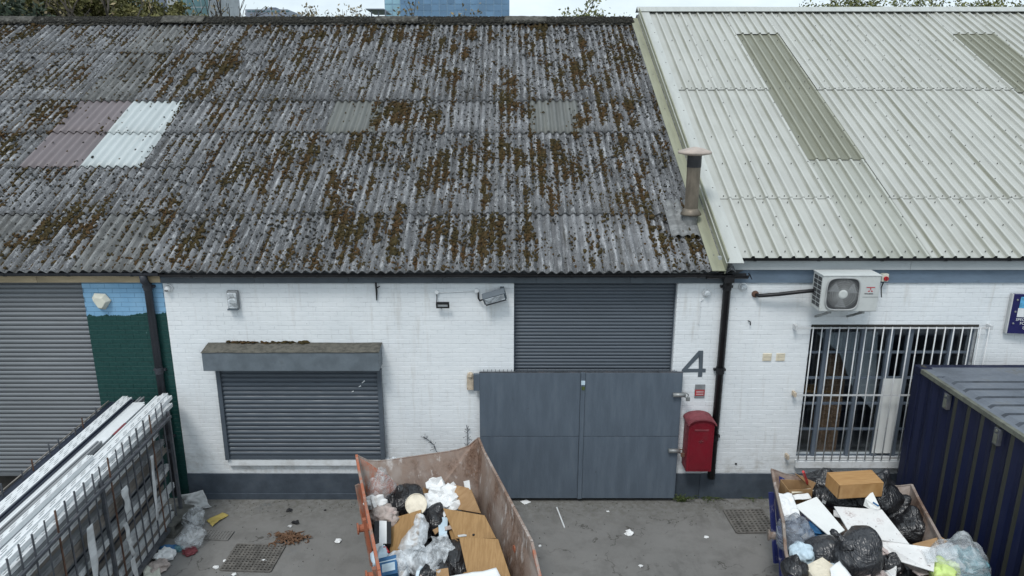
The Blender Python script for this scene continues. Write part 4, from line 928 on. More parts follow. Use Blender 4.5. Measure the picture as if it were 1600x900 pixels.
# lamps, domes, alarm
a = at(364, 469, Y=YW - .06); wl = thing('bulkhead_light', 'grey rectangular wall lamp above the window shutter canopy', 'wall lamp', (a.x, YW, a.z - .15))
MB().box((a.x - .085, YW - .07, a.z - .15), (a.x + .085, YW - .013, a.z + .15)).build('backplate', 'grey_plastic', wl, bevel=.01)
MB().box((a.x - .07, YW - .105, a.z - .125), (a.x + .07, YW - .07, a.z + .125)).build('diffuser', 'film_thick', wl, bevel=.02); MB().box((a.x - .08, YW - .112, a.z - .15), (a.x + .08, YW - .072, a.z - .127)).build('lower_lip', 'grey_paint', wl)
for px, py, lb in ((262, 451, 'round white dome fitting at the left edge of the white wall'), (1105, 458, 'round clear bulkhead lamp above the grey numeral'), (1162, 449, 'round clear bulkhead lamp right of the black downpipe')):
    a = at(px, py, Y=YW - .05); T = Matrix.Rotation(R(90), 4, 'X'); d = thing('dome_light', lb, 'wall lamp', (a.x, YW, a.z - .06), 'round dome fittings under the eaves')
    MB().lathe([(.068, .0), (.068, .018), (.055, .026)], (a.x, YW - .013, a.z), 20, T).build('base_ring', 'white_plastic', d, smooth=False); MB().lathe([(.054, .0), (.05, .03), (.035, .052), (.012, .06)], (a.x, YW - .036, a.z), 20, T).build('lens', 'film_thick' if px > 300 else 'white_plastic', d, smooth=True)
    if px < 300: MB().box((a.x - .03, YW - .1, a.z - .03), (a.x + .02, YW - .09, a.z - .015)).build('camera_eye', 'black_pvc', d)
a0, a1 = at(1096, 470, Y=YW), at(1091, 506, Y=YW); single('conduit', MB().tube([(a0.x + .02, YW - .02, a0.z + .03), (a0.x - .02, YW - .02, a0.z), (a0.x - .02, YW - .02, a1.z)], .008, 6), 'white_plastic', 'thin white conduit running down from the lamp above the numeral', 'conduit')
a = at(155, 472, Y=YW - .08); pts = [(a.x + dx * .01, a.z + dz * .01) for dx, dz in ((-14, 5), (-9, 13), (8, 12), (16, 1), (5, -14), (-4, -13))]; al = thing('alarm_box', 'cream angular alarm box on the blue painted brick', 'alarm box', (a.x, YW, a.z - .14))
mb = MB(); top = [(a.x + .01 + (x - a.x) * .62, YW - .11, a.z - .005 + (z - a.z) * .62) for x, z in pts]; bot = [(x, YW - .02, z) for x, z in pts]; n = 6; mb.add(top + bot, [tuple(range(n))[::-1], tuple(range(n, 2 * n))] + [(i, (i + 1) % n, n + (i + 1) % n, n + i) for i in range(n)]); mb.build('cover', 'cream', al, bevel=.008)
MB().box((a.x - .06, YW - .02, a.z - .06), (a.x + .06, YW - .011, a.z + .06)).build('backplate', 'grey_plastic', al)
# floodlights with cable
a = at(772, 461, Y=YW - .14); T = Matrix.Translation((a.x, YW - .17, a.z)) @ Matrix.Rotation(R(-16), 4, 'Y') @ Matrix.Rotation(R(28), 4, 'X'); fl = thing('floodlight', 'large grey floodlight tilted down beside the big shutter', 'floodlight', (a.x, YW, a.z - .08))
MB().prism([(-.07, -.075), (.07, -.09), (.09, .02), (.03, .075), (-.07, .055)], -.175, .175, 'X', T).build('housing', 'grey_paint', fl, bevel=.01)
MB().box((-.15, -.0745, -.062), (.15, -.068, .04), T @ Matrix.Translation((0, -.006, 0))).build('lens', 'film_thick', fl); MB().box((-.16, -.07, -.10), (.16, .08, -.088), T).build('visor', 'steel_dark', fl)
mb = MB(); mb.box((a.x + .09, YW - .13, a.z + .05), (a.x + .15, YW - .013, a.z + .10)); mb.build('bracket', 'grey_paint', fl)
c0, c1, c2, c3 = [at(px, py, Y=YW - .05) for px, py in ((747, 456), (747.5, 466), (750, 470), (757, 464))]; MB().tube([(c0.x, YW - .03, c0.z), c1, c2, (c3.x, YW - .15, c3.z)], .013, 8).build('cable', 'black_pvc', fl, smooth=True)
a = at(692, 476, Y=YW - .08); f2 = thing('floodlight', 'small black rimmed floodlight on a stalk left of the larger one', 'floodlight', (a.x, YW, a.z - .05))
T = Matrix.Translation((a.x, YW - .11, a.z)) @ Matrix.Rotation(R(24), 4, 'X')
mb = MB()
for lo, hi in (((-.1, -.02, -.045), (.1, .02, -.03)), ((-.1, -.02, .03), (.1, .02, .05)), ((-.1, -.02, -.03), (-.08, .02, .03)), ((.08, -.02, -.03), (.1, .02, .03))): mb.box(lo, hi, T)
mb.build('frame', 'black_pvc', f2); MB().box((-.08, .0, -.03), (.08, .015, .03), T).build('lens', 'white_plastic', f2)
b0 = at(682.5, 457, Y=YW - .03); MB().tube([(b0.x, YW - .02, b0.z), (b0.x, YW - .04, b0.z - .05), (a.x - .09, YW - .11, a.z + .03)], .008, 6).build('cable', 'black_pvc', f2); MB().tube([(a.x - .04, YW - .1, a.z - .04), (a.x - .03, YW - .02, a.z - .07)], .012, 6).build('bracket', 'black_pvc', f2)
b1 = at(745, 455, Y=YW - .03); single('cable_conduit', MB().tube([(b0.x + .02, YW - .02, b0.z - .005), (b1.x - .02, YW - .02, b1.z)], .007, 6), 'white_plastic', 'thin horizontal conduit joining the two floodlights', 'conduit')
for b, lb in ((b0, 'white junction box above the small floodlight'), (b1, 'white junction box left of the large floodlight')): single('junction_box', MB().lathe([(.034, .0), (.034, .028), (.026, .034)], (b.x, YW - .013, b.z + .004), 14, Matrix.Rotation(R(90), 4, 'X')), 'white_plastic', lb, 'junction box')
a, b = at(587, 441, Y=YW - .06), at(588, 470, Y=YW - .06); mb = MB(); mb.tube([(a.x, YW - .06, a.z), (a.x + .005, YW - .05, (a.z + b.z) / 2), (b.x, YW - .03, b.z)], [.016, .016, .008], 8); mb.tube([(a.x + .005, YW - .05, (a.z + b.z) / 2 + .05), (a.x + .06, YW - .09, (a.z + b.z) / 2 + .09)], .010, 6); single('wall_bracket', mb, 'black_pvc', 'black hook bracket hanging below the grey fascia', 'bracket')
for px, lb in ((1198, 'left of two beige air bricks'), (1219, 'right of two beige air bricks')):
    a = at(px, 557.5, Y=YW); vt = thing('wall_vent', lb + ' in the white wall beside the barred window', 'air brick', (a.x, YW, a.z - .06), 'beige air bricks')
    MB().box((a.x - .07, YW - .021, a.z - .065), (a.x + .07, YW - .010, a.z + .065)).build('plate', 'tub', vt, bevel=.004)
    for k in range(5): MB().box((a.x - .055, YW - .027, a.z - .052 + k * .024), (a.x + .055, YW - .021, a.z - .040 + k * .024)).build('louvre', 'tub', vt)
a = at(1172, 505, Y=YW - .04); single('wall_hook', MB().tube([(a.x - .02, YW - .01, a.z + .03), (a.x, YW - .05, a.z + .025), (a.x + .005, YW - .05, a.z - .03)], .009, 6), 'black_pvc', 'tiny black hook on the white wall above the air bricks', 'hook')
a = at(1150, 725, Y=YW - .02); single('wall_plug', MB().lathe([(.018, 0), (.016, .012)], (a.x, YW - .012, a.z), 10, Matrix.Rotation(R(90), 4, 'X')), 'blackbits', 'small dark plug low on the white wall right of the downpipe', 'plug')
# air conditioner
ya = YW - .50; p0, p1 = at(1287, 433, Y=ya), at(1370, 485, Y=ya); x0, x1, z0, z1 = p0.x - .005, p1.x, at(1330, 487, Y=ya).z, at(1330, 430, Y=ya).z; yb = YW - .17
ac = thing('air_conditioner', 'cream outdoor air conditioning unit with round fan grille below the eaves', 'air conditioner', (x0, YW, z0))
MB().box((x0, ya, z0), (x1, yb, z1 - .02)).build('casing', 'ac_white', ac, bevel=.014); MB().box((x0 - .006, ya - .008, z1 - .02), (x1 + .006, yb, z1 + .004)).build('top_cover', 'ac_white', ac, bevel=.006)
w = x1 - x0; h = z1 - z0; fx, fz, fr = x0 + w * .365, z0 + h * .49, h * .405; T = Matrix.Rotation(R(90), 4, 'X')
def rsq(r, n=40, p=4.2): return [(math.copysign(abs(math.cos(t)) ** (2 / p), math.cos(t)) * r, math.copysign(abs(math.sin(t)) ** (2 / p), math.sin(t)) * r) for t in np.linspace(0, 2 * math.pi, n, endpoint=False)]
fan = MB().prism([(fx + a, fz + b) for a, b in rsq(fr * 1.06)], ya - .004, ya + .004, 'Y').build('fan_recess', 'ac_dark', ac)
mb = MB(); oo = rsq(fr * 1.08); rr_ = [(fx + a, fz + b) for a, b in oo]; mb.tube([(a, ya - .012, b) for a, b in rr_ + rr_[:1]], .012, 6)
for r in (.28, .42, .56, .7, .84): mb.tube([(fx + fr * r * math.cos(t), ya - .02, fz + fr * r * math.sin(t)) for t in np.linspace(0, 2 * math.pi, 30)], .0022, 4)
for k in range(60):
    t = 2 * math.pi * k / 60; t2 = t + .25; mb.tube([(fx + fr * .2 * math.cos(t), ya - .022, fz + fr * .2 * math.sin(t)), (fx + fr * .65 * math.cos(t + .12), ya - .021, fz + fr * .65 * math.sin(t + .12)), (fx + fr * 1.02 * math.cos(t2), ya - .012, fz + fr * 1.02 * math.sin(t2))], .0026, 4, cap=False)
mb.build('fan_guard', 'ac_grille', ac); MB().lathe([(fr * .30, 0), (fr * .29, .012), (fr * .2, .018)], (fx, ya - .016, fz), 24, T).build('fan_hub', 'ac_white', ac)
mb = MB()
for k in range(3):
    t = k * 2.094 + .4; q = [(fx + fr * .2 * math.cos(t), fz + fr * .2 * math.sin(t)), (fx + fr * .95 * math.cos(t - .35), fz + fr * .95 * math.sin(t - .35)), (fx + fr * .98 * math.cos(t + .45), fz + fr * .98 * math.sin(t + .45))]; mb.slab([(a, ya - .006, b) for a, b in q], .003)
mb.build('fan_blade', 'grey_plastic', ac)
hg = (z1 - z0) * .84 / 7
for i in range(7):
    for j in range(2):
        yy = ya + .03 + j * .135; zz = z0 + .06 + i * hg; MB().box((x0 - .006, yy, zz), (x0 + .004, yy + .11, zz + hg - .016)).build('coil_opening', 'ac_dark', ac)
bx0, bx1 = x0 + w * .755, x0 + w * .925; bz0, bz1 = z0 + h * .49, z0 + h * .70
MB().box((bx0, ya - .003, bz0), (bx1, ya + .004, bz1)).build('badge', 'cloth_white', ac); mb = MB(); cxm = (bx0 + bx1) / 2; czm = (bz0 + bz1) / 2 - .004; s_ = (bx1 - bx0) * .155
for ang in (90, 210, 330):
    d = Vector((math.cos(R(ang)), 0, math.sin(R(ang)))); e = Vector((-d.z, 0, d.x)); o = Vector((cxm, ya - .0045, czm)); q = [o + d * .004, o + d * s_ + e * s_ * .5, o + d * s_ * 1.95, o + d * s_ - e * s_ * .5]; mb.slab(q, .0012)
mb.build('diamond_logo', 'red_plain', ac)
me = text_mesh('MITSUBISHI', .025, .0008); me.materials.append(MT['blackbits']); child('lettering', me, ac, Vector((bx0 - .01, ya - .005, bz0 - .004)) - Vector(ORIG[ac.name]), (R(90), 0, 0))
MB().box((bx0 + .01, ya - .0045, bz1 - .024), (bx1 - .01, ya - .003, bz1 - .012)).build('badge_line', 'red_plain', ac)
MB().box((x0 + w * .72, ya - .002, z0 + h * .40), (x1 - .01, ya + .002, z0 + h * .408)).build('panel_seam', 'ac_dark', ac)
for x in (x0 + w * .2, x0 + w * .78):
    mb = MB(); mb.box((x - .02, ya + .02, z0 - .035), (x + .02, YW - .014, z0 - .003)); mb.bar((x, ya + .06, z0 - .03), (x, YW - .03, z0 - .22), .03); mb.build('support_arm', 'galv', ac)
q = [at(px, py, Y=y) for px, py, y in ((1180, 460, YW - .02), (1186, 462, YW - .10), (1215, 460, YW - .14), (1250, 456, YW - .16), (1283, 453, YW - .28))]
pp = thing('insulated_pipe', 'black lagged pipe running from a rusty wall hole to the air conditioner', 'pipe', q[0]); MB().tube(q, .030, 10).build('lagging', 'black_pvc', pp, smooth=True); MB().lathe([(.055, 0), (.05, .03), (.03, .04)], (q[0].x, YW - .013, q[0].z + .005), 12, T).build('wall_sleeve', 'steel_rust', pp)
a = at(1383, 434, Y=YW - .10); iso = thing('isolator_switch', 'cream isolator switch with red dial beside the air conditioner', 'switch', (a.x, YW, a.z - .07)); MB().box((a.x - .05, YW - .11, a.z - .06), (a.x + .05, YW - .036, a.z + .06)).build('box', 'cream', iso, bevel=.006); MB().lathe([(.036, 0), (.034, .02)], (a.x + .008, YW - .11, a.z - .01), 16, T).build('dial', 'red_plain', iso); MB().box((a.x + .003, YW - .142, a.z - .035), (a.x + .013, YW - .13, a.z + .015)).build('dial_grip', 'red_faded', iso)
q = [at(px, py, Y=YW - .08) for px, py in ((1381, 441), (1378, 450), (1371, 461))]; MB().tube([(q[0].x, YW - .07, q[0].z), (q[1].x, YW - .06, q[1].z), (q[2].x, YW - .2, q[2].z)], .008, 6).build('cable', 'black_pvc', iso)
# projecting shop sign at the right edge
ys = YW - .42; tl, bl = at(1584, 459, Y=ys), at(1573, 520, Y=ys); d0, d1 = at(1581, 459, Y=YW - .015), at(1570, 520, Y=YW - .015)
sx0 = at(1586, 459, Y=YW - .10).x; zt0, zb0 = at(1585, 460, Y=YW - .1).z, at(1575, 521, Y=YW - .1).z
sg = thing('shop_sign', 'navy sign board with a blue sea picture and white lettering at the right edge', 'sign', (sx0, YW, zb0)); ang = R(-8); T = Matrix.Translation((sx0, YW - .09, zb0)) @ Matrix.Rotation(ang, 4, 'Z'); hS = zt0 - zb0; wS = 2.2
MB().box((0, 0, 0), (wS, .055, hS), T).build('board', 'sign_navy', sg, bevel=.004); MB().box((-.02, .0, 0), (-.001, .068, hS), T).build('edge_trim', 'cloth_white', sg)
MB().box((.10, -.006, hS * .66), (wS - .2, -.001, hS * .94), T).build('sea_picture', 'sea', sg); MB().box((.09, -.006, hS * .43), (wS - .2, -.001, hS * .655), T).build('white_field', 'white_plastic', sg)
def put_text(txt, size, x, z, mat, nm='lettering', depth=.0015):
    me = text_mesh(txt, size, depth); me.materials.clear(); me.materials.append(MT[mat]); o = child(nm, me, sg); o.matrix_local = Matrix.Translation(-Vector(ORIG[sg.name])) @ T @ Matrix.Translation((x, -.006, z)) @ Matrix.Rotation(R(90), 4, 'X'); return o
put_text('SPECIA', .058, .085, hS * .335, 'white_plastic'); put_text('FOR', .058, .15, hS * .24, 'white_plastic'); put_text('Us', .07, .20, hS * .12, 'white_plastic')
mb = MB()
for lo, hi in (((.19, -.009, hS * .46), (.20, -.0065, hS * .60)), ((.19, -.009, hS * .60), (.55, -.0065, hS * .61)), ((.19, -.009, hS * .45), (.55, -.0065, hS * .46)), ((.54, -.009, hS * .46), (.55, -.0065, hS * .60))): mb.box(lo, hi, T)
mb.build('emblem_outline', 'sign_navy', sg)
mb = MB()
for k in range(3): mb.lathe([(.016, 0), (.012, .01)], T @ Vector((.06, -.001, hS * (.86 - .3 * k))), 10, Matrix.Rotation(R(90), 4, 'X'))
mb.build('fixing_screw', 'galv', sg)

# ------------------------------------------------------------------ flue
def grid_pt(px, py, M): return M @ at_roof(px, py, M)
fb = grid_pt(1078, 352, RG); zc = fb.z
yF = fb.y; xF = fb.x; zt_f = at(1086, 243, Y=yF).z
flue = thing('flue_pipe', 'stained steel flue with pale mushroom cowl beside the party line of the roofs', 'flue', (xF, yF, zc - .1))
rF = .105; MB().lathe([(rF + .01, -.15), (rF + .01, .20)], (xF, yF, zc), 20).build('lower_pipe', 'lead', flue, smooth=False); MB().lathe([(rF, .2), (rF, zt_f - zc - .18)], (xF, yF, zc), 20).build('pipe', 'flue', flue, smooth=False)
MB().lathe([(rF + .006, zt_f - zc - .18), (rF + .006, zt_f - zc)], (xF, yF, zc), 20).build('top_section', 'flue_dark', flue)
MB().lathe([(rF + .055, .17), (rF + .06, .19), (rF + .01, .27), (rF, .275)], (xF, yF, zc), 20).build('storm_collar', 'flue', flue, smooth=True)
MB().lathe([(.06, zt_f - zc - .01), (.255, zt_f - zc + .03), (.262, zt_f - zc + .05), (.245, zt_f - zc + .072), (.13, zt_f - zc + .11), (.02, zt_f - zc + .135)], (xF, yF, zc), 28).build('cowl', 'flue_cap', flue, smooth=True)
mb = MB()
lf = RG.inverted() @ Vector((xF, yF, zc))
def apr(u, v):
    x = lf.x - .36 + .50 * u; s = lf.y - .34 + .95 * v; ph = 2 * math.pi * (x - XB) / PITCHM; bl = min(1, 2.2 * abs(v - .42) + .15)
    return RG @ Vector((x, s, .060 + -AMP * math.cos(ph) * bl * .8))
mb.grid(apr, 28, 8).build('apron_flashing', 'lead', flue, smooth='solid')

# ================================================================== CONTAINER
cX, cYb, cH, cW, cLn = 6.10, 9.93, 2.59, 2.44, 6.06; cYf = cYb - cLn
ct = thing('shipping_container', 'navy corrugated shipping container with dusty roof standing against the wall', 'shipping container', (cX + cW / 2, cYb - cLn / 2, 0))
def corrug(parent, x, side, mat_a, mat_b):
    """trapezoid corrugations of the long side, the faces that face outward carry the algae"""
    pitch = .278; y = cYb - .16; mb = MB(); d = .036; k = 0
    while y - pitch > cYf + .12:
        ys_ = [y, y - .07, y - .07 - .068, y - .07 - .068 - .072, y - pitch]; xs_ = [0, 0, d, d, 0]
        for i in range(4):
            vs = [(x + xs_[i] * side, ys_[i], .16), (x + xs_[i + 1] * side, ys_[i + 1], .16), (x + xs_[i + 1] * side, ys_[i + 1], cH - .06), (x + xs_[i] * side, ys_[i], cH - .06)]
            mb.add(vs, [(0, 1, 2, 3)], 1 if (i in (0,) and k > 2) else 0)
        y -= pitch; k += 1
    mb.add([(x, y, .16), (x, cYf + .1, .16), (x, cYf + .1, cH - .06), (x, y, cH - .06)], [(0, 1, 2, 3)])
    return mb.build('side_panel', [mat_a, mat_b], parent)
corrug(ct, cX + .012, 1, 'navy', 'navy_moss'); corrug(ct, cX + cW - .012, -1, 'navy', 'navy_moss')
for xa in (cX, cX + cW - .06):
    MB().box((xa, cYf + .16, cH - .075), (xa + .06, cYb - .17, cH - .006)).build('top_rail', 'cont_rail', ct, bevel=.006); MB().box((xa, cYf + .16, .02), (xa + .06, cYb - .17, .16)).build('bottom_rail', 'navy', ct, bevel=.006)
    for ya_ in (cYf, cYb - .16): MB().box((xa - (0 if xa == cX else .06), ya_, .12), (xa + (.12 if xa == cX else .06), ya_ + .16, cH - .12)).build('corner_post', 'navy', ct, bevel=.01)
    for ya_ in (cYf - .006, cYb - .172):
        for z in (0, cH - .118): 
            cc = MB().box((xa - (.004 if xa == cX else .118), ya_, z), (xa + (.178 if xa == cX else .064), ya_ + .178, z + .12)).build('corner_casting', 'navy', ct, bevel=.014)
            if z > 1: m3 = MB(); m3.prism([(xa + (.087 if xa == cX else -.027) + .032 * math.cos(t) , ya_ + .089 + .06 * math.sin(t)) for t in np.linspace(0, 2 * math.pi, 14, endpoint=False)], z + .117, z + .1225, 'Z'); m3.build('lifting_hole', 'void', cc)
for ya_ in (cYf, cYb - .1):
    MB().box((cX + .12, ya_, cH - .12), (cX + cW - .12, ya_ + .1, cH - .004)).build('end_header', 'navy', ct, bevel=.006); MB().box((cX + .12, ya_ + .03, .15), (cX + cW - .12, ya_ + .06, cH - .12)).build('end_panel', 'navy', ct)
# roof: flat end plate then pressed ribs across
MB().box((cX + .05, cYb - .44, cH - .024), (cX + cW - .05, cYb - .1, cH - .010)).build('roof_end_plate', 'cont_roof', ct)
prof = []; y = cYb - .44
mb = MB(); rib = .0
vs = []; z0 = cH - .026
ys_ = []
while y - .26 > cYf + .1: ys_ += [(y, 0), (y - .02, .034), (y - .215, .034), (y - .235, 0), (y - .26, 0)]; y -= .26
ys_.append((cYf + .1, 0))
n = len(ys_); xs_ = [cX + .055, cX + .15, cX + .20, cX + cW - .20, cX + cW - .15, cX + cW - .055]; kx = [0, 0, 1, 1, 0, 0]
mb.add([(x, yy, z0 + zz * kx[i]) for i, x in enumerate(xs_) for yy, zz in ys_], [(i * n + j, i * n + j + 1, (i + 1) * n + j + 1, (i + 1) * n + j) for i in range(5) for j in range(n - 1)]); mb.mi = [1 if (ys_[j][1] == 0 or ys_[j + 1][1] == 0) and 0 < i < 4 else 0 for i in range(5) for j in range(n - 1)]; mb.build('roof_panel', ['cont_roof', 'cont_trough'], ct)  # troughs and rib flanks painted darker, standing in for shade between ribs
for px, py in ((1478, 627), (1557, 682)):
    q = at(px, py, X=cX); v = MB(); v.box((cX - .012, q.y - .05, q.z - .11), (cX + .045, q.y + .05, q.z + .11)); vv = v.build('side_vent', 'steel_dark', ct, bevel=.006); v = MB(); v.lathe([(.02, 0), (.018, .012)], (cX - .012, q.y, q.z + .08), 10, Matrix.Rotation(R(-90), 4, 'Y')); v.box((cX - .018, q.y - .03, q.z - .09), (cX - .012, q.y + .03, q.z + .04)); v.build('vent_cowl', 'cont_rail', vv)
MB().box((cX + .06, cYf + .1, .14), (cX + cW - .06, cYb - .1, .18)).build('floor', 'navy', ct)

# ================================================================== SKIPS
class Frame:
    def __init__(s, x, y, a): s.o = Vector((x, y, 0)); s.u = Vector((math.cos(a), math.sin(a), 0)); s.w = Vector((math.sin(a), -math.cos(a), 0))
    def __call__(s, u, w, z): return s.o + s.u * u + s.w * w + Vector((0, 0, z))
def plate(pts, t, inward, mats):
    """steel plate on outline pts with inner face (mat 1) and outer face (mat 0)"""
    P = [Vector(p) for p in pts]; n = len(P); I = [p + Vector(inward) * t for p in P]; mb = MB()
    nr = (P[1] - P[0]).cross(P[2] - P[0]); flip = nr.dot(Vector(inward)) > 0
    o = tuple(range(n)); i = tuple(range(n, 2 * n))
    mb.add(P + I, [o[::-1] if flip else o], 0); mb.f.append(i if flip else i[::-1]); mb.mi.append(1)
    for k in range(n):
        q = (k, (k + 1) % n, n + (k + 1) % n, n + k); mb.f.append(q if flip else q[::-1]); mb.mi.append(0)
    return mb
def skip(name, label, fr, hw, H, ear, length, kink, mo, mi_, mr, back_bow=0.0, drop=.28):
    rt = thing(name, label, 'skip', fr(0, length / 2, 0)); b = hw - .16; d0, d1 = .55, length - .45; zf = .14
    inw = {-1: fr.u, 1: -fr.u}
    for sg_ in (-1, 1):
        top = [(sg_ * hw, 0, H + ear), (sg_ * hw, .30, H + ear * .55), (sg_ * hw, kink, H + .0), (sg_ * hw, kink + .32, H - drop), (sg_ * hw, length, H - drop)]
        pts = [fr(*q) for q in top] + [fr(sg_ * b, d1, zf), fr(sg_ * b, d0, zf)]
        plate(pts, .012, inw[sg_], None).build('side_panel', [mo, mi_], rt)
        tp = [fr(*q) for q in top]
        for k, (q0, q1) in enumerate(zip(tp, tp[1:])): MB().bar(q0, q1, .036, .045).build('rim', mr if (sg_ < 0 or k > 1 or mo == 'skip_blue') else 'skip_in', rt, bevel=.005)
        for w in (.9, 1.9):
            m3 = MB(); c = fr(sg_ * (hw - .06), w, H - .42); m3.tube([c, c + fr.u * sg_ * .15], .05, 12); m3.tube([c + fr.u * sg_ * .15, c + fr.u * sg_ * .17], .075, 12); m3.build('lifting_lug', mr, rt)
        for w in (.35, 1.2, 2.2): MB().bar(fr(sg_ * (hw + .036), w, H - .1), fr(sg_ * (b + .055 + (hw - b) * .12), w if w > .5 else .6, zf + .1), .06, .04).build('side_rib', mo, rt)
    k = 12; topb = [fr(-hw + 2 * hw * i / k, 0, H + ear * (abs(i / k - .5) * 2) ** 7 - back_bow * math.sin(math.pi * i / k)) for i in range(k + 1)]
    plate(topb + [fr(b, d0, zf), fr(-b, d0, zf)], .012, fr.w, None).build('back_panel', [mo, mi_], rt)
    rim = MB()
    for q0, q1 in zip(topb, topb[1:]): rim.bar(q0, q1, .022, .028)
    rim.build('rim', 'skip_in' if mo == 'skip_orange' else mr, rt)
    plate([fr(-hw, length, H - drop), fr(hw, length, H - drop), fr(b, d1, zf), fr(-b, d1, zf)], .012, -fr.w, None).build('front_panel', [mo, mi_], rt)
    MB().slab([fr(-b, d0, zf), fr(b, d0, zf), fr(b, d1, zf), fr(-b, d1, zf)], .03).build('floor', mi_, rt)
    sk = MB()
    for u in (-b + .15, b - .15): sk.bar(fr(u, d0 + .05, .06), fr(u, d1 - .05, .06), .1, .12)
    sk.build('skid', mo, rt)
    return rt
FO = Frame(-1.24, 9.22, R(17)); FB = Frame(4.66, 8.86, R(-13.4))
skip('rubbish_skip', 'rusty orange skip heaped with boards and polythene in front of the window shutter', FO, .88, 1.46, .15, 3.6, 2.4, 'skip_orange', 'skip_in', 'skip_orange')
skip('rubbish_skip', 'scuffed navy skip piled with black bags and white boards beside the container', FB, .90, 1.27, .06, 3.4, 1.25, 'skip_blue', 'skip_wood', 'skip_rim', drop=.18)

# ------------------------------------------------------------------ crumpled things
def crumple(center, rad, seed, sub=4, amp=.22, fold=.10, tie=None, M=None, facet=False, oct_=3):
    bm = bmesh.new(); bmesh.ops.create_icosphere(bm, subdivisions=sub, radius=1.0); off = Vector((seed * 3.17, seed * 1.3, seed * 7.7)); mb = MB(); vs = []
    rad = Vector(rad) if not isinstance(rad, (int, float)) else Vector((rad, rad, rad))
    for v in bm.verts:
        n = v.co.normalized(); d = 1 + amp * noise.noise(n * 1.3 + off)
        if facet: r1 = 1 - abs(noise.noise(n * 2.4 + off)); d += fold * 1.3 * (r1 - .75) + fold * .5 * noise.noise(n * 5 - off)
        else:
            q = Vector((n.x * 1.6, n.y * 2.6, n.z * .9)) + .5 * Vector((noise.noise(n * 1.7 + off), noise.noise(n * 1.7 - off), 0)); r1 = abs(noise.noise(q * 1.5 + off)); r2 = abs(noise.noise(Vector((n.x * 4.2, n.y * 2, n.z * 2.4)) + off * .7)); d += fold * (.3 - r1) * 1.1 + fold * .45 * (.3 - r2)
            if oct_ > 3: d += fold * .25 * (.3 - abs(noise.noise(n * 7 + off)))
        if tie is not None:
            a = math.atan2(n.y, n.x); cz = max(0, n.z); d += .05 * math.sin(a * 9 + 4 * noise.noise(n * 2 + off)) * cz ** 1.5
            if n.z > .86: q = (n.z - .86) / .14; d += tie * q ** 2.2 - .25 * q * (1 - q)
        p = Vector((n.x * rad.x, n.y * rad.y, n.z * rad.z)) * d
        if p.z < -rad.z * .6: p.z = -rad.z * .6 + (p.z + rad.z * .6) * .25
        if M is not None: p = M @ p
        vs.append(p + Vector(center))
    mb.add(vs, [tuple(x.index for x in f.verts) for f in bm.faces]); bm.free(); return mb
def bag(px, py, z, rad, seed, mat, label, cat='bin bag', name='bin_bag', group=None, rot=(0, 0, 0), tie=.5, **k):
    c = at(px, py, Z=z); mb = crumple(c, rad, seed, tie=tie, M=Euler([R(a) for a in rot]).to_matrix(), **k); return single(name, mb, mat, label, cat, group, smooth=True)
def sheet(name, pts, mat, label, cat, amp=.03, seed=1, n=14, smooth=True, freq=4, group=None):
    """a crumpled sheet across four corners"""
    a, b, c, d = [Vector(p) for p in pts]; nr = (b - a).cross(d - a).normalized(); off = Vector((seed * 2.3, seed * 5.1, 0))
    def fn(u, v):
        p = a.lerp(b, u).lerp(d.lerp(c, u), v); w = noise.noise(p * freq + off) + .5 * (1 - 2 * abs(noise.noise(p * freq * 2.2 + off)))
        e = Vector((noise.noise(p * 6 + off), noise.noise(p * 6 - off), 0)) * amp * .6
        return p + nr * amp * w + e
    mb = MB().grid(fn, n, n); o = single(name, mb, mat, label, cat, group, smooth=smooth)
    md = o.modifiers.new('thickness', 'SOLIDIFY'); md.thickness = .003; return o
def board(name, q, thick, mat, label, cat, group=None, bevel=.003):
    return single(name, MB().slab([at(px, py, Z=z) for px, py, z in q], thick), mat, label, cat, group, bevel=bevel)

# ------------------------------------------------------------------ load of the orange skip
def heap(name, fr, hw, w0, w1, z, seed, mats, parentlabel):
    def fn(u, v):
        p = fr(-hw + 2 * hw * u, w0 + (w1 - w0) * v, 0); h = z + .16 * noise.noise(Vector((p.x * 2.5, p.y * 2.5, seed))) + .10 * noise.noise(Vector((p.x * 7, p.y * 7, seed))); e = min(u, 1 - u, v, 1 - v); return (p.x, p.y, h - .25 * max(0, .12 - e) / .12)
    o = MB().grid(fn, 44, 64).build(name, mats, smooth=True); o['kind'] = 'stuff'; o['label'] = parentlabel; o['category'] = 'rubbish'; return o
heap('rubbish', FO, .70, .42, 3.0, .70, 3, 'bag_grey', 'dark mixed rubbish filling the orange skip below the boards'); heap('rubbish', FB, .74, .35, 2.85, .82, 8, 'bag_grey', 'dark mixed rubbish filling the navy skip below the bags')
bag(597, 772, 1.10, (.20, .20, .30), 1, 'film', 'clear polythene bag standing in the left back corner of the orange skip', 'plastic bag', 'plastic_bag', amp=.3, fold=.2)
sheet('rag_bundle', [at(580, 800, Z=.95), at(612, 790, Z=.95), at(616, 812, Z=.9), at(590, 822, Z=.85)], 'cloth_beige', 'beige and pink rags under the clear bag in the orange skip', 'rags', .07, 3, 20, True, 7)
single('paper_scrap', crumple(at(588, 787, Z=1.1), (.14, .10, .12), 6, 3, .4, .5, facet=True), 'paper', 'crumpled white paper inside the clear bag of the orange skip', 'paper')
single('rag_ball', crumple(at(602, 808, Z=1.0), (.17, .14, .13), 16, 4, .45, .7, oct_=4), 'cloth_beige', 'ball of pinkish cloth left of the big brown panel', 'rags', smooth=True)
a = at(615, 728, Z=1.24); single('plastic_wad', crumple(a, (.11, .05, .13), 19, 3, .4, .5), 'film_thick', 'torn white polythene stuck to the back wall of the orange skip', 'polythene', smooth=True)
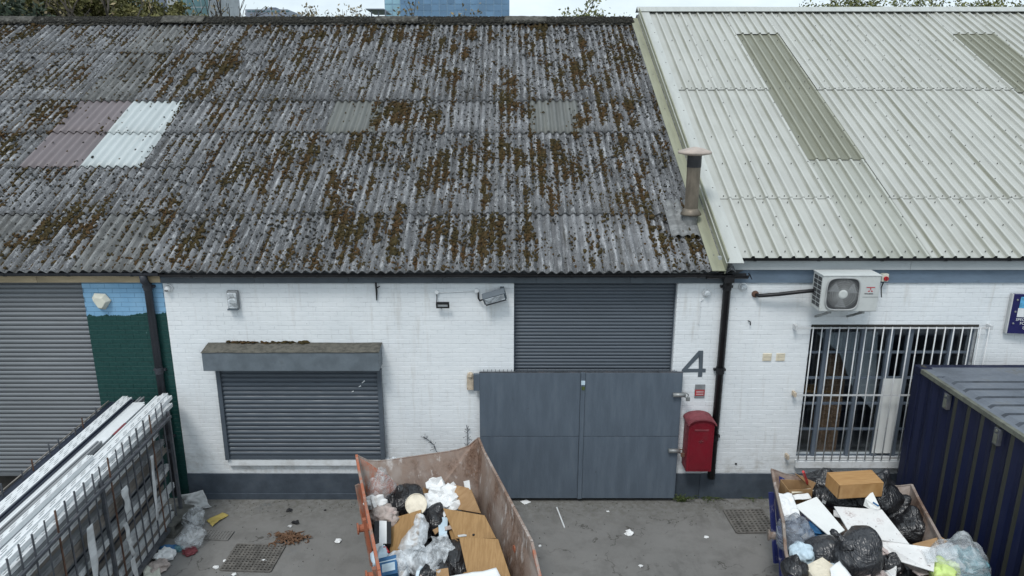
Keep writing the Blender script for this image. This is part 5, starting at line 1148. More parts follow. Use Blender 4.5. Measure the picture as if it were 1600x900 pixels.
bag(632, 784, 1.02, (.27, .24, .22), 2, 'bag', 'glossy black bag behind the round tub lid in the orange skip', rot=(20, -10, 0))
bag(674, 818, .84, (.19, .26, .20), 5, 'bag', 'black bag between the brown panel and the leaning boards', rot=(0, 30, 40))
bag(668, 893, .80, (.34, .3, .2), 9, 'bag', 'black bag lowest in the front of the orange skip', tie=None)
bag(716, 876, .78, (.22, .34, .2), 12, 'bag', 'black bag tucked under the leaning veneer boards', tie=None)
c = at(650, 788, Z=1.16); tb = thing('paint_tub', 'white plastic tub lying with its round cream lid toward the yard', 'tub', c); T = Matrix.Rotation(R(48), 4, 'X')
MB().lathe([(.128, -.17), (.138, -.02)], c, 24, T).build('bucket', 'white_plastic', tb); MB().lathe([(.146, -.025), (.148, -.005), (.142, .0), (.136, .0), (.132, -.006)], c, 28, T).build('lid', 'tub', tb, bevel=.003)
# cardboard box full of crumpled white paper
bx = [at(px, py, Z=z) for px, py, z in ((672, 797, .98), (711, 796, .98))]; u = (bx[1] - bx[0]); u.z = 0; L_ = u.length; u.normalize(); w = Vector((-u.y, u.x, 0)); o = bx[0]
cb = thing('cardboard_box', 'open cardboard box stuffed with crumpled white paper', 'cardboard box', o - Vector((0, 0, .28)))
def obox(o, L_, D, H, t=.008): 
    T = Matrix(((u.x, w.x, 0, o.x), (u.y, w.y, 0, o.y), (0, 0, 1, o.z), (0, 0, 0, 1))); return T
T = obox(o - Vector((0, 0, .28)), L_, .45, .28); mb = MB()
for lo, hi in (((0, 0, 0), (L_, .01, .28)), ((0, .44, 0), (L_, .45, .30)), ((0, .01, 0), (.01, .44, .29)), ((L_ - .01, .01, 0), (L_, .44, .29)), ((0, 0, 0), (L_, .45, .01))): mb.box(lo, hi, T)
mb.build('carton', 'card', cb); MB().slab([T @ Vector(q) for q in ((0, .02, .285), (0, .42, .285), (-.11, .40, .40), (-.13, .03, .36))], .006).build('carton_flap', 'card', cb)
for k in range(13):
    q = T @ Vector((.04 + (k % 4) * L_ * .25 + random.uniform(-.02, .02), .06 + (k // 4) * .11, .26 + .06 * (k // 4) + random.uniform(0, .04)))
    single('crumpled_paper', crumple(q, (.115, .095, .085), 30 + k, 2, .45, 1.0, facet=True), 'paper', 'ball of crumpled white paper heaped in the cardboard box', 'paper', 'crumpled paper in the cardboard box')
board('board_offcut', [(704, 756, 1.16), (735, 763, 1.24), (751, 802, 1.12), (716, 796, 1.00)], .018, 'card', 'square brown card board leaning behind the stacked veneer boards', 'board')
board('paper_sheet', [(724, 752, 1.18), (733, 750, 1.3), (735, 765, 1.24), (726, 762, 1.18)], .004, 'paper', 'small white paper scrap poking up behind the brown board', 'paper')
board('veneer_board', [(692, 794, 1.05), (757, 805, 1.20), (775, 841, 1.12), (712, 841, .97)], .02, 'veneer', 'upper brown veneer door in the orange skip with a handle hole', 'board')
c = at(740, 836, Z=1.055); single('door_hinge', MB().lathe([(.018, 0), (.016, .01)], c, 10), 'blackbits', 'small black hinge cup on the upper veneer door', 'hinge')
board('veneer_board', [(717, 839, 1.08), (778, 842, 1.22), (799, 905, 1.10), (732, 905, .95)], .022, 'veneer', 'lower brown veneer door overlapping the upper one', 'board')
board('veneer_board', [(697, 815, .93), (716, 845, .93), (733, 905, .80), (724, 905, .80)], .05, 'veneer', 'narrow brown board edge under the two veneer doors', 'board')
board('board_strip', [(715, 836, 1.01), (729, 834, 1.03), (729, 837.5, 1.03), (716, 839, 1.0)], .004, 'cloth_white', 'thin pale label strip on the veneer door joint', 'strip')
board('cardboard_piece', [(700, 850, .86), (712, 845, .86), (722, 868, .82), (700, 862, .82)], .008, 'card', 'small brown card piece left of the veneer doors', 'cardboard')
board('veneer_board', [(605, 812, .98), (658, 796, 1.12), (652, 850, 1.02), (610, 869, .88)], .02, 'veneer', 'broad brown panel tilted at the left of the orange skip', 'board')
board('grey_panel', [(684, 808, .98), (700, 808, .98), (698, 838, .92), (686, 838, .92)], .01, 'paleblue', 'pale blue plastic panel standing between bag and boards', 'panel')
# black carton with a white stripe
c0 = at(583, 826, Z=1.05); T = Matrix.Translation(at(597, 836, Z=1.0)) @ Euler((R(20), R(10), R(12))).to_matrix().to_4x4(); bc = thing('printed_carton', 'black carton with a white stripe against the left side of the skip', 'carton', T.translation)
MB().box((-.11, -.17, -.1), (.11, .17, .06), T).build('box', 'blackbits', bc, bevel=.006); MB().box((-.045, -.172, .055), (.05, .172, .064), T).build('stripe', 'paper', bc)
T = Matrix.Translation(at(607, 888, Z=.98)) @ Euler((R(12), R(-8), R(10))).to_matrix().to_4x4(); bc = thing('printed_carton', 'blue and white printed carton in the front left of the skip', 'carton', T.translation)
MB().box((-.10, -.14, -.1), (.11, .14, .05), T).build('box', 'cyan', bc, bevel=.005); MB().box((-.07, -.09, .05), (.085, .03, .054), T).build('label_panel', 'paleblue', bc); MB().box((-.10, .06, .0505), (.11, .075, .0545), T).build('label_line', 'paleblue', bc)
sheet('paper_sheet', [at(583, 846, Z=1.0), at(598, 842, Z=1.02), at(599, 858, Z=1.0), at(585, 864, Z=.98)], 'paper', 'bright white paper beside the striped black carton', 'paper', .02, 5, 8)
single('plastic_wad', crumple(at(594, 872, Z=.95), (.10, .18, .09), 41, 3, .4, .4), 'paleblue', 'pale blue crumpled plastic behind the blue carton', 'plastic bag', smooth=True)
single('drink_can', MB().tube([at(600, 857, Z=1.0), at(606, 866, Z=.98)], .035, 12), 'red_plain', 'red drink can lying left of the broad brown panel', 'can')
single('plastic_wad', crumple(at(628, 884, Z=.92), (.18, .24, .14), 44, 4, .4, .35), 'film_thick', 'crumpled milky polythene right of the blue carton', 'polythene', smooth=True)
def film_snake(pts, radii, seed, mat, label):
    P = [at(*p[:2], Z=p[2]) for p in pts]; mb = MB(); n = 22; vs = []; m = 26
    for i in range(m):
        t = i / (m - 1) * (len(P) - 1); k = min(int(t), len(P) - 2); f = t - k; p = P[k].lerp(P[k + 1], f); r = radii[k] * (1 - f) + radii[k + 1] * f; d = (P[k + 1] - P[k]).normalized(); up = Vector((0, 0, 1)); s_ = d.cross(up).normalized(); up = s_.cross(d)
        for j in range(n):
            a = 2 * math.pi * j / n; q = Vector((math.cos(a), math.sin(a), i * .3)); rr2 = r * (1 + .28 * noise.noise(q * 1.5 + Vector((seed, 0, 0))) + .22 * (1 - 2 * abs(noise.noise(q * 3.5 + Vector((0, seed, 0)))))); vs.append(p + (s_ * math.cos(a) + up * math.sin(a) * .75) * rr2)
    mb.add(vs, [(i * n + j, i * n + (j + 1) % n, (i + 1) * n + (j + 1) % n, (i + 1) * n + j) for i in range(m - 1) for j in range(n)]); return single('polythene_sheet', mb, mat, label, 'polythene', smooth=True)
film_snake([(655, 806, 1.12), (658, 825, 1.1), (645, 850, 1.08), (645, 872, 1.0), (665, 890, .95)], [.05, .09, .13, .16, .12], 3, 'film_thick', 'long twist of milky polythene draped over the brown panel')
sheet('polythene_sheet', [at(655, 868, Z=1.08), at(675, 840, Z=1.12), at(702, 860, Z=1.05), at(690, 896, Z=.95)], 'film', 'spread clear polythene sheet in the middle of the orange skip', 'polythene', .09, 12, 26, True, 5)
sheet('polythene_sheet', [at(672, 836, Z=1.02), at(698, 834, Z=1.0), at(716, 862, Z=.98), at(690, 862, Z=.98)], 'film', 'thin clear film lying across the blue panel', 'polythene', .05, 17, 18, True, 6)
sheet('white_sheet', [at(700, 900, Z=1.1), at(775, 886, Z=1.2), at(800, 930, Z=1.15), at(690, 930, Z=1.05)], 'paper', 'smooth white sheet at the front edge of the orange skip', 'sheet', .02, 9, 14, True, 3)
for k, (px, py, z, m, lb) in enumerate(((690, 893, .95, 'card', 'scrap of brown card under the milky polythene'), (622, 897, .92, 'card', 'brown card flap beside the blue carton'))): board('cardboard_piece', [(px - 9, py - 3, z), (px + 10, py - 6, z + .04), (px + 12, py + 8, z), (px - 8, py + 8, z - .03)], .006, m, lb, 'cardboard')

# ------------------------------------------------------------------ load of the navy skip
def cuboid(name, top4, h, mat, label, cat):
    P = [at(px, py, Z=z) for px, py, z in top4]; return P
P = [at(px, py, Z=1.62) for px, py in ((1292, 738), (1362, 734), (1381, 754), (1312, 758))]
dr = thing('wooden_drawer', 'upturned orange oak drawer box on top of the navy skip load', 'drawer', (P[0] + P[2]) / 2 - Vector((0, 0, .2)))
Q = [p - Vector((0, 0, .20)) for p in P]
MB().slab(P, .012).build('base_panel', 'drawer', dr, bevel=.002)
for i, nm in enumerate(('side_panel', 'side_panel', 'front_panel', 'side_panel')):
    a, b = P[i], P[(i + 1) % 4]; ce = (P[0] + P[2]) / 2; e = (ce - (a + b) / 2); e.z = 0; e.normalize(); z_ = Vector((0, 0, 1)); zz = Vector((0, 0, -.013))
    m3 = MB(); q = [a + zz, b + zz, b - z_ * .2, a - z_ * .2]; m3.add(q + [p + e * .016 for p in q], [(0, 1, 2, 3), (7, 6, 5, 4), (0, 4, 5, 1), (1, 5, 6, 2), (2, 6, 7, 3), (3, 7, 4, 0)]); m3.build(nm, 'drawer', dr)
P = [at(px, py, Z=1.34) for px, py in ((1219, 749), (1252, 750), (1270, 764), (1232, 766))]
ob_ = thing('cardboard_box', 'open empty cardboard box in the back left corner of the navy skip', 'cardboard box', P[3] - Vector((0, 0, .25)))
for i in range(4):
    a, b = P[i], P[(i + 1) % 4]; q = [a, b, b - Vector((0, 0, .22)), a - Vector((0, 0, .22))]; e = ((P[0] + P[2]) / 2 - (a + b) / 2).normalized(); m3 = MB(); m3.add(q + [p + e * .007 for p in q], [(0, 1, 2, 3), (7, 6, 5, 4), (0, 4, 5, 1), (1, 5, 6, 2), (2, 6, 7, 3), (3, 7, 4, 0)]); m3.build('carton_side', 'card', ob_)
MB().slab([P[1], P[2], P[2] + Vector((.02, -.02, .10)), P[1] + Vector((-.10, .0, .10))], .006).build('carton_flap', 'card', ob_)
board('green_board', [(1236, 766, 1.33), (1268, 763, 1.33), (1272, 767, 1.3), (1238, 771, 1.3)], .03, 'tub', 'pale green board edge in front of the empty box', 'board')
sheet('white_tray', [at(1238, 773, Z=1.28), at(1262, 770, Z=1.3), at(1268, 778, Z=1.26), at(1242, 781, Z=1.25)], 'paper', 'curved white plastic piece below the green board edge', 'plastic', .02, 7, 10)
single('red_stick', MB().tube([at(1255, 737, Z=1.75), at(1262, 756, Z=1.35)], .017, 8), 'red_plain', 'red pole sticking up beside the empty cardboard box', 'pole')
bag(1312, 778, 1.18, (.42, .20, .17), 51, 'bag', 'long black bag lying in front of the oak drawer', rot=(0, 8, -22), tie=None)
bag(1287, 760, 1.22, (.26, .24, .2), 52, 'bag', 'black bag behind the long bag left of the drawer')
bag(1372, 778, 1.26, (.30, .26, .24), 53, 'bag', 'black bag at the right of the oak drawer')
bag(1398, 800, 1.08, (.2, .24, .2), 54, 'bag', 'black bag behind the curved white offcut', rot=(10, 20, 0))
bag(1422, 824, 1.02, (.25, .28, .2), 55, 'bag', 'wrinkled black bag against the rusty right side of the skip', rot=(0, 0, 30))
bag(1380, 766, 1.12, (.2, .18, .2), 58, 'bag_grey', 'black bag farthest back beside the skip corner')
sheet('white_wrapper', [at(1216, 768, Z=1.34), at(1238, 772, Z=1.34), at(1252, 806, Z=1.24), at(1226, 812, Z=1.22)], 'paper', 'white plastic wrapper hanging down inside the navy skip', 'plastic bag', .05, 21, 18, True, 6)
board('white_board', [(1241, 790, 1.27), (1276, 776, 1.33), (1320, 828, 1.24), (1299, 840, 1.18)], .018, 'board_white', 'clean white cupboard door tilted at the left of the navy skip', 'board')
board('white_board', [(1303, 791, 1.32), (1378, 796, 1.36), (1421, 850, 1.26), (1330, 836, 1.24)], .018, 'board_stained', 'large white board spattered with pinkish dirt', 'board')
board('white_board', [(1349, 790, 1.32), (1352, 779, 1.42), (1363, 767, 1.5), (1376, 795, 1.34), (1362, 797, 1.32)], .012, 'board_white', 'curved white offcut standing behind the stained board', 'board')
single('blue_pen', MB().tube([at(1364, 785, Z=1.47), at(1373, 791, Z=1.45)], .012, 8), 'cyan', 'small dark blue pen on the curved white offcut', 'pen')
single('hinge_plate', MB().slab([at(1285, 780, Z=1.335), at(1291, 783, Z=1.335), at(1290, 787, Z=1.33), at(1284, 784, Z=1.33)], .01), 'galv', 'metal hinge on the clean white cupboard door', 'hinge')
bag(1240, 836, 1.10, (.22, .26, .22), 61, 'film_dark', 'smoky see through bag at the left side of the navy skip', 'plastic bag', 'plastic_bag', oct_=4)
single('purple_packet', crumple(at(1272, 830, Z=1.08), (.16, .14, .10), 63, 3, .3, .4, facet=True), 'cyan', 'crumpled dark blue packet under the clean white door', 'packet')
kb = thing('bin_bag', 'full knotted black bag on top at the front of the navy skip', 'bin bag', at(1338, 862, Z=1.0)); crumple(at(1340, 864, Z=1.20), (.32, .28, .24), 66, tie=.05, M=Euler((R(-8), R(-50), R(15))).to_matrix()).build('sack', 'bag_grey', kb, smooth=True)
kp = [at(px, py, Z=z) for px, py, z in ((1326, 852, 1.33), (1314, 844, 1.38), (1307, 838, 1.41), (1300, 829, 1.46))]; m3 = MB(); m3.tube([kp[0].lerp(kp[3], k / 12) + Vector((.008 * math.sin(k * 2.1), .008 * math.cos(k * 1.7), 0)) for k in range(13)], [.11, .09, .072, .058, .047, .039, .034, .030, .030, .034, .038, .042, .030], 14)
m3.v = [tuple(Vector(v) * 1 + Vector((noise.noise(Vector(v) * 22), noise.noise(Vector(v) * 22 + Vector((9, 0, 0))), noise.noise(Vector(v) * 22 + Vector((0, 9, 0))))) * .018) for v in m3.v]; m3.build('knotted_neck', 'bag_grey', kb, smooth=True)
bag(1290, 862, 1.08, (.26, .22, .18), 67, 'bag_grey', 'flattened black bag left of the knotted one', tie=None)
board('white_board', [(1372, 844, 1.22), (1462, 856, 1.30), (1459, 893, 1.20), (1396, 874, 1.12)], .016, 'board_stained', 'torn white plasterboard piece below the stained board', 'board')
single('plaster_rubble', crumple(at(1372, 852, Z=1.12), (.22, .20, .08), 71, 4, .5, .5), 'plaster', 'pinkish broken plaster beside the knotted bag', 'rubble')
rr = random.Random(12)
for k in range(14):
    px, py = rr.uniform(1345, 1440), rr.uniform(872, 905); c = at(px, py, Z=1.06); s_ = rr.uniform(.05, .13); T = Matrix.Translation(c) @ Euler((rr.uniform(-.5, .5), rr.uniform(-.5, .5), rr.uniform(0, 3))).to_matrix().to_4x4()
    single('plaster_shard', MB().slab([T @ Vector(q) for q in ((-s_, -s_ * .6, 0), (s_ * .8, -s_ * .7, 0), (s_, s_ * .4, 0), (-s_ * .3, s_ * .8, 0))], .014), 'plaster' if k % 3 else 'board_stained', 'broken plasterboard shard at the front of the navy skip', 'rubble', 'plaster shards in the navy skip')
bag(1392, 884, 1.05, (.16, .12, .12), 73, 'bag', 'small black bag among the plaster shards')
bag(1496, 880, 1.16, (.32, .30, .28), 75, 'film', 'large clear bag of mixed waste on the right front of the navy skip', 'plastic bag', 'plastic_bag', amp=.25, fold=.16)
single('teal_scraps', crumple(at(1503, 888, Z=1.10), (.24, .22, .2), 76, 4, .5, .5), 'teal', 'teal and white scraps inside the clear waste bag', 'rubbish')
single('lime_bag', crumple(at(1474, 893, Z=1.12), (.15, .15, .14), 77, 4, .4, .4), 'lime', 'lime green plastic bag beside the clear waste bag', 'plastic bag', smooth=True)
board('cardboard_piece', [(1425, 850, 1.2), (1470, 838, 1.27), (1482, 846, 1.24), (1445, 862, 1.18)], .012, 'card', 'tan cardboard strip against the right rim of the navy skip', 'cardboard')
sheet('polythene_sheet', [at(1440, 858, Z=1.3), at(1482, 846, Z=1.3), at(1500, 870, Z=1.3), at(1450, 880, Z=1.25)], 'film', 'cloudy polythene over the cardboard strip', 'polythene', .04, 32, 16)
P = [at(px, py, Z=1.18) for px, py in ((1257, 884), (1285, 870), (1312, 890), (1290, 925))]
bx_ = thing('white_box', 'white carton tilted at the front left of the navy skip', 'box', P[3] - Vector((0, 0, .3))); MB().slab(P, .3).build('carton', 'tub', bx_, bevel=.006)
sheet('newspaper', [at(1296, 888, Z=1.24), at(1312, 876, Z=1.26), at(1335, 905, Z=1.2), at(1300, 915, Z=1.2)], 'paper', 'printed paper leaning on the tilted white carton', 'paper', .02, 34, 10)
single('plastic_wad', crumple(at(1254, 866, Z=1.08), (.13, .16, .13), 81, 4, .4, .45), 'paleblue', 'pale blue crumpled bag behind the white carton', 'plastic bag', smooth=True)
bag(1242, 892, 1.12, (.14, .18, .15), 82, 'bag', 'small black bag at the left rim of the navy skip')
single('wood_stick', MB().bar(at(1318, 885, Z=1.1), at(1312, 862, Z=1.2), .04, .02), 'veneer', 'splintered wood piece below the knotted bag', 'wood')

for fr, nm, hw, w0, w1, z, n in ((FO, 'orange', .6, .55, 2.6, .93, 26), (FB, 'navy', .66, .4, 2.4, 1.10, 30)):
    rr = random.Random(n)
    for k in range(n):
        c = fr(rr.uniform(-hw, hw), rr.uniform(w0, w1), z + rr.uniform(-.08, .05)); l, w_ = rr.uniform(.04, .13), rr.uniform(.015, .07); T = Matrix.Translation(c) @ Euler((rr.uniform(-.7, .7), rr.uniform(-.7, .7), rr.uniform(0, 6))).to_matrix().to_4x4(); ma, lb = (('paper', 'white paper'), ('card', 'brown card'), ('paleblue', 'pale blue plastic'), ('blackbits', 'black plastic'), ('cloth_beige', 'beige cloth'))[(k * 7 + n) % 5]
        P_ = [T @ Vector((l * (2 * u - 1) + rr.uniform(-.01, .01), w_ * (2 * v - 1) + rr.uniform(-.01, .01), .03 * math.sin(5 * u + k) * (1 - v * .5))) for v in (0, 1) for u in (0, .33, .66, 1)]; m3 = MB(); m3.add(P_ + [p - Vector((0, 0, .004)) for p in P_], [(i, i + 1, i + 5, i + 4) for i in range(3)] + [(i + 12, i + 13, i + 9, i + 8) for i in range(3)])
        single('torn_scrap', m3, ma, f'torn scrap of {lb} loose among the rubbish of the {nm} skip', 'scrap', f'{lb} scraps in the {nm} skip')

# ================================================================== STILLAGE WITH PROFILES
DX = .048
def rx(x, y): return x + DX * (9.9 - y)
RX1, RX0 = -5.10, -6.05
cage = thing('storage_rack', 'dark steel bar cage holding long window profiles at the left', 'storage rack', (-5.5, 7, 0)); YF, YN = 9.86, 3.9
def rp(x, y, z): return Vector((rx(x, y), y, z))
for x, ex, mm in ((RX1, 1, 'steel_dark'), (RX0, -1, 'steel_rust')):
    MB().bar(rp(x, YF, .16), rp(x, YN, .16), .06, .06).build('bottom_rail', 'steel_dark', cage); MB().bar(rp(x + .03 * ex, YF, 1.78), rp(x + .03 * ex, YN, 1.78), .036).build('top_rail', 'steel_dark', cage)
    for y in (YF, 7.85, 5.85, YN): MB().bar(rp(x, y, .0), rp(x, y, 1.86), .042).build('corner_post', 'steel_dark', cage)
    y = YF - .2; k = 0
    while y > YN + .1:
        if ex < 0 and k % 3 == 1: y -= .2; k += 1; continue
        MB().bar(rp(x + .012 * ex, y, .12), rp(x + .012 * ex + random.uniform(-.012, .012), y + random.uniform(-.015, .015), 2.08 + (random.uniform(-.02, .02) if ex > 0 else random.uniform(-.14, 0))), .016).build('bar', 'steel_rust' if (k % 6 == 2) else 'steel_dark', cage); y -= .2; k += 1
for y in (YF, 7.85, 5.85, YN): MB().bar(rp(RX0, y, .13), rp(RX1, y, .13), .06).build('cross_member', 'steel_dark', cage)
MB().bar(rp(RX0, YF, 1.2), rp(RX1, YF, 1.2), .04).build('cross_member', 'steel_dark', cage)
PF = {}
def prof_mesh(kind, mat, ln):
    key = (kind, mat, ln)
    if key in PF: return PF[key]
    mb = MB()
    if kind == 'slot':
        w, h = .072, .062; mb.prism([(-w / 2, 0), (w / 2, 0), (w / 2, h * .55), (-w / 2, h * .55)], -ln, 0, 'Y', mi=1)
        for a, b in ((-w / 2, -w * .27), (-w * .09, w * .09), (w * .27, w / 2)): mb.box((a, -ln, h * .56), (b, 0, h))
        for sx, ph in ((-1, 0), (1, .06)):
            y = -.05 - ph
            while y > -ln + .1: mb.box((sx * w * .18 - w * .088, y - .11, h * .56), (sx * w * .18 + w * .088, y, h * .97)); y -= .22
        for sx in (-1, 1): mb.box((sx * w / 2 - .004, -ln, 0), (sx * w / 2 + .004, 0, h))
    elif kind == 'flat':
        w, h = .19, .03; mb.prism([(-w / 2, 0), (w / 2, 0), (w / 2, h - .004), (w * .40, h), (w * .38, h - .006), (-w * .38, h - .006), (-w * .40, h), (-w / 2, h - .004)], -ln, 0, 'Y')
    else:
        w, h = .072, .066; side = []
        for k in range(4): side += [(w / 2, .002 + k * .017), (w / 2, .009 + k * .017), (w * .36, .010 + k * .017), (w * .36, .016 + k * .017)]
        side = side[:-2]; top_ = [(w * .2, side[-1][1]), (w * .17, .045), (-w * .17, .045), (-w * .2, side[-1][1])]
        mb.prism(side + top_ + [(-x, z) for x, z in side[::-1]], -ln, 0, 'Y')
    PF[key] = mb.mesh('window_profile', [mat, 'blackbits'] if kind == 'slot' else mat); return PF[key]
def profile(kind, mat, x, z, yend, label, ln=5.8, group=None, dz=0.0, drx=0.0, tilt=0.0):
    o = bpy.data.objects.new('window_profile', prof_mesh(kind, mat, ln)); COL.objects.link(o); o.location = rp(x, yend, z); o.rotation_euler = (dz, tilt, math.atan(DX) + drx); return tag(o, label, 'window profile', group)
# inside, layer on layer behind the bars
lay = [('step', 'white_dirty'), ('slot', 'white_dirty'), ('step', 'grey_plastic'), ('step', 'brown_plastic'), ('slot', 'white_dirty'), ('step', 'anthracite'), ('step', 'brown_plastic'), ('slot', 'grey_plastic'), ('step', 'white_dirty'), ('step', 'brown_plastic')]
rr = random.Random(4); z = .20; r = 0
names = {'white_dirty': 'dusty white', 'grey_plastic': 'weathered grey', 'brown_plastic': 'dusty brown', 'anthracite': 'dark anthracite'}
while z < 1.74:
    for c in range(2):
        kind, m = lay[(r * 3 + c * 7 + rr.randint(0, 2)) % len(lay)]; q = rr.random()
        if c == 0 and (r % 4 == 3 or q > .88): continue
        side = c == 0 and q < .50; kind = 'slot' if side else 'step'
        if side: m = 'white_dirty' if q < .33 else 'grey_plastic'
        elif c == 0: m = 'brown_plastic' if q < .72 else 'grey_plastic'
        else: m = ('brown_plastic', 'anthracite', 'grey_plastic')[r % 3]
        profile(kind, m, RX1 - (.085 if side else .06) - c * .085 + rr.uniform(-.014, .012), z + (.037 if side else 0), 9.80 - rr.uniform(0, .28), f'{names[m]} {"slotted" if kind == "slot" else "grooved"} profile stacked behind the bars of the cage', group=f'{names[m]} {"slotted" if kind == "slot" else "grooved"} profiles in the cage', drx=rr.uniform(-.004, .004), tilt=R(90) if side else 0)
    z += .074 + (.06 if r % 4 == 3 else 0); r += 1
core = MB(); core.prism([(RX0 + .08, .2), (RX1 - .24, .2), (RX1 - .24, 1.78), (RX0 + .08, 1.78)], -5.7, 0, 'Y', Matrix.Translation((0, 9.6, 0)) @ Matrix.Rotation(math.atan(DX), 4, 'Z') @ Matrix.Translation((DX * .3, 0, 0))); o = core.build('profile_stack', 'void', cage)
top = [('flat', 'anthracite', -6.02, 1.86, 10.16, 'dark anthracite cladding along the far left edge of the cage', 0), ('slot', 'white_plastic', -5.885, 1.90, 10.20, 'white slotted profile on top between two dark strips, left one', 0), ('slot', 'white_plastic', -5.81, 1.895, 10.17, 'white slotted profile on top between two dark strips, right one', 0),
       ('step', 'anthracite', -5.735, 1.885, 10.12, 'dark anthracite profile right of the white slotted pair', 0), ('flat', 'white_plastic', -5.62, 1.90, 10.05, 'broad plain white board in the middle of the load', 0), ('flat', 'white_plastic', -5.555, 1.928, 9.92, 'second plain white board lying over the broad one', -.004), ('step', 'grey_plastic', -5.66, 1.86, 10.27, 'grey profile whose end sticks out beyond the white boards', 0),
       ('step', 'anthracite', -5.455, 1.87, 9.9, 'dark strip between the white boards and the right slotted profiles', 0), ('step', 'white_plastic', -5.385, 1.90, 10.22, 'white grooved profile sticking out farthest at the right', .002), ('slot', 'white_plastic', -5.305, 1.905, 10.30, 'white slotted profile second from the right edge of the load', 0), ('slot', 'white_plastic', -5.23, 1.885, 10.26, 'white slotted profile second row at the right edge', 0), ('slot', 'white_dirty', -5.165, 1.83, 10.1, 'dusty slotted profile at the right edge just above the top rail', 0), ('step', 'grey_plastic', -5.16, 1.755, 9.9, 'grey profile right below the dusty slotted edge one', 0)]
for kind, m, x, z, ye, lb, d in top: profile(kind, m, x, z, ye, lb, drx=d)
profile('step', 'grey_plastic', -5.47, 1.965, 8.6, 'grey strip lying across the white boards in the near half', 4.6, drx=-.012); profile('slot', 'white_plastic', -5.39, 1.968, 8.2, 'short white slotted length laid over the near half', 4.2, drx=-.008)
single('red_tape', MB().slab([rp(-5.455, 9.25, 1.966), rp(-5.42, 9.25, 1.966), rp(-5.42, 8.9, 1.966), rp(-5.455, 8.9, 1.966)], .004), 'red_faded', 'strip of red tape on the load of white profiles', 'tape')
single('timber_rod', MB().bar(rp(-6.13, 10.15, 1.90), rp(-6.13, 4.4, 1.90), .014), 'brown_plastic', 'thin dusty brown timber along the left edge of the load', 'timber')
# torn plastic strips on the bars
def strip(p0, p1, w, label, seed):
    a, b = Vector(p0), Vector(p1); off = Vector((seed, 0, 0)); d = Vector((0, 1, 0))
    def fn(u, v):
        p = a.lerp(b, v); ww = w * .95 * (1 + .35 * noise.noise(Vector((v * 2, seed, 0)))); return p + d * (u - .5) * ww + Vector((.03 + .025 * noise.noise(Vector((u * 2, v * 3, seed))), .015 * noise.noise(Vector((v * 3, seed, 2))), 0))
    o = single('torn_plastic', MB().grid(fn, 6, 22), 'white_dirty', label, 'plastic strip', smooth=True); md = o.modifiers.new('thickness', 'SOLIDIFY'); md.thickness = .003
def fp(px, py):
    q = at(px, py, X=-5.0); return at(px, py, X=rx(RX1, q.y) + .05)
strip(fp(136, 822), fp(150, 930), .13, 'long torn white strip hanging on the near bars of the cage', 1); strip(fp(190, 762), fp(198, 800), .14, 'short flared white strip caught in the middle bars', 2); strip(fp(192, 818), fp(205, 868), .09, 'narrow white strip below the flared one', 3); strip(fp(203, 872), fp(215, 925), .10, 'lowest white strip near the cage foot', 5); strip(fp(233, 712), fp(243, 812), .08, 'slim white strip hanging on the far bars', 4)

# ================================================================== LITTER AND COVERS ON THE YARD
def gp(px, py, z=0.0): return at(px, py, Z=z)
blk = gp(272, 838, .0); cbk = thing('concrete_block', 'hollow dark concrete block under the far end of the cage', 'concrete block', (blk.x, blk.y, 0)); T = Matrix.Translation((blk.x - .05, blk.y + .25, 0)) @ Matrix.Rotation(R(-8), 4, 'Z')
mb = MB()
for lo, hi in (((-.12, -.30, 0), (.12, .30, .06)), ((-.12, -.30, .17), (.12, .30, .21)), ((-.12, -.30, .06), (.12, -.25, .17)), ((-.12, .25, .06), (.12, .30, .17)), ((-.12, -.03, .06), (.12, .03, .17)), ((-.12, -.25, .06), (-.07, .25, .17))): mb.box(lo, hi, T)
mb.build('block', 'concrete', cbk, bevel=.006)
sheet('dust_sheet', [gp(283, 772, .30), gp(318, 766, .28), gp(332, 792, .03), gp(289, 797, .06)], 'cloth_white', 'crumpled off white sheet against the wall foot by the cage', 'sheet', .07, 3, 24, True, 4)
single('plastic_bag', crumple(gp(303, 812, .12), (.16, .17, .17), 91, 4, .35, .3), 'film', 'clear polythene bag below the crumpled sheet', 'plastic bag', smooth=True)
single('plastic_bag', crumple(gp(299, 840, .10), (.18, .22, .14), 93, 4, .35, .3), 'film', 'clear polythene heap nearest the hollow block', 'plastic bag', smooth=True)
sheet('yellow_sack', [gp(322, 812, .03), gp(347, 800, .05), gp(357, 803, .03), gp(332, 822, .03)], 'yellow', 'flat yellow sack on the yard by the cage', 'sack', .025, 6, 14, True, 6)
single('paper_scrap', crumple(gp(262, 858, .04), (.13, .08, .05), 94, 3, .4, .5, facet=True), 'cyan', 'blue wrapper beside the hollow block', 'litter'); single('paper_scrap', crumple(gp(277, 857, .03), (.10, .06, .04), 95, 3, .4, .5, facet=True), 'teal', 'teal wrapper beside the blue one', 'litter'); single('paper_scrap', crumple(gp(297, 861, .03), (.09, .10, .04), 96, 3, .4, .5), 'red_faded', 'pinkish wrapper in front of the polythene heap', 'litter'); single('paper_scrap', crumple(gp(256, 868, .05), (.14, .12, .06), 97, 3, .5, .6, facet=True), 'paper', 'white crumpled wrapper by the cage foot', 'litter'); single('paper_scrap', crumple(gp(248, 885, .05), (.13, .12, .06), 98, 3, .5, .6), 'cloth_beige', 'pink and white wrapper nearest the cage rail', 'litter')
sheet('litter_sack', [gp(222, 880, .12), gp(250, 884, .12), gp(252, 915, .04), gp(225, 920, .05)], 'cream', 'pale green sack at the lower left edge of the yard', 'sack', .05, 9, 16, True, 5)
single('dead_plant', crumple(gp(290, 752, .2), (.14, .10, .30), 99, 3, .5, .6), 'yellow', 'yellowish tangle of weed behind the cage post', 'weed')
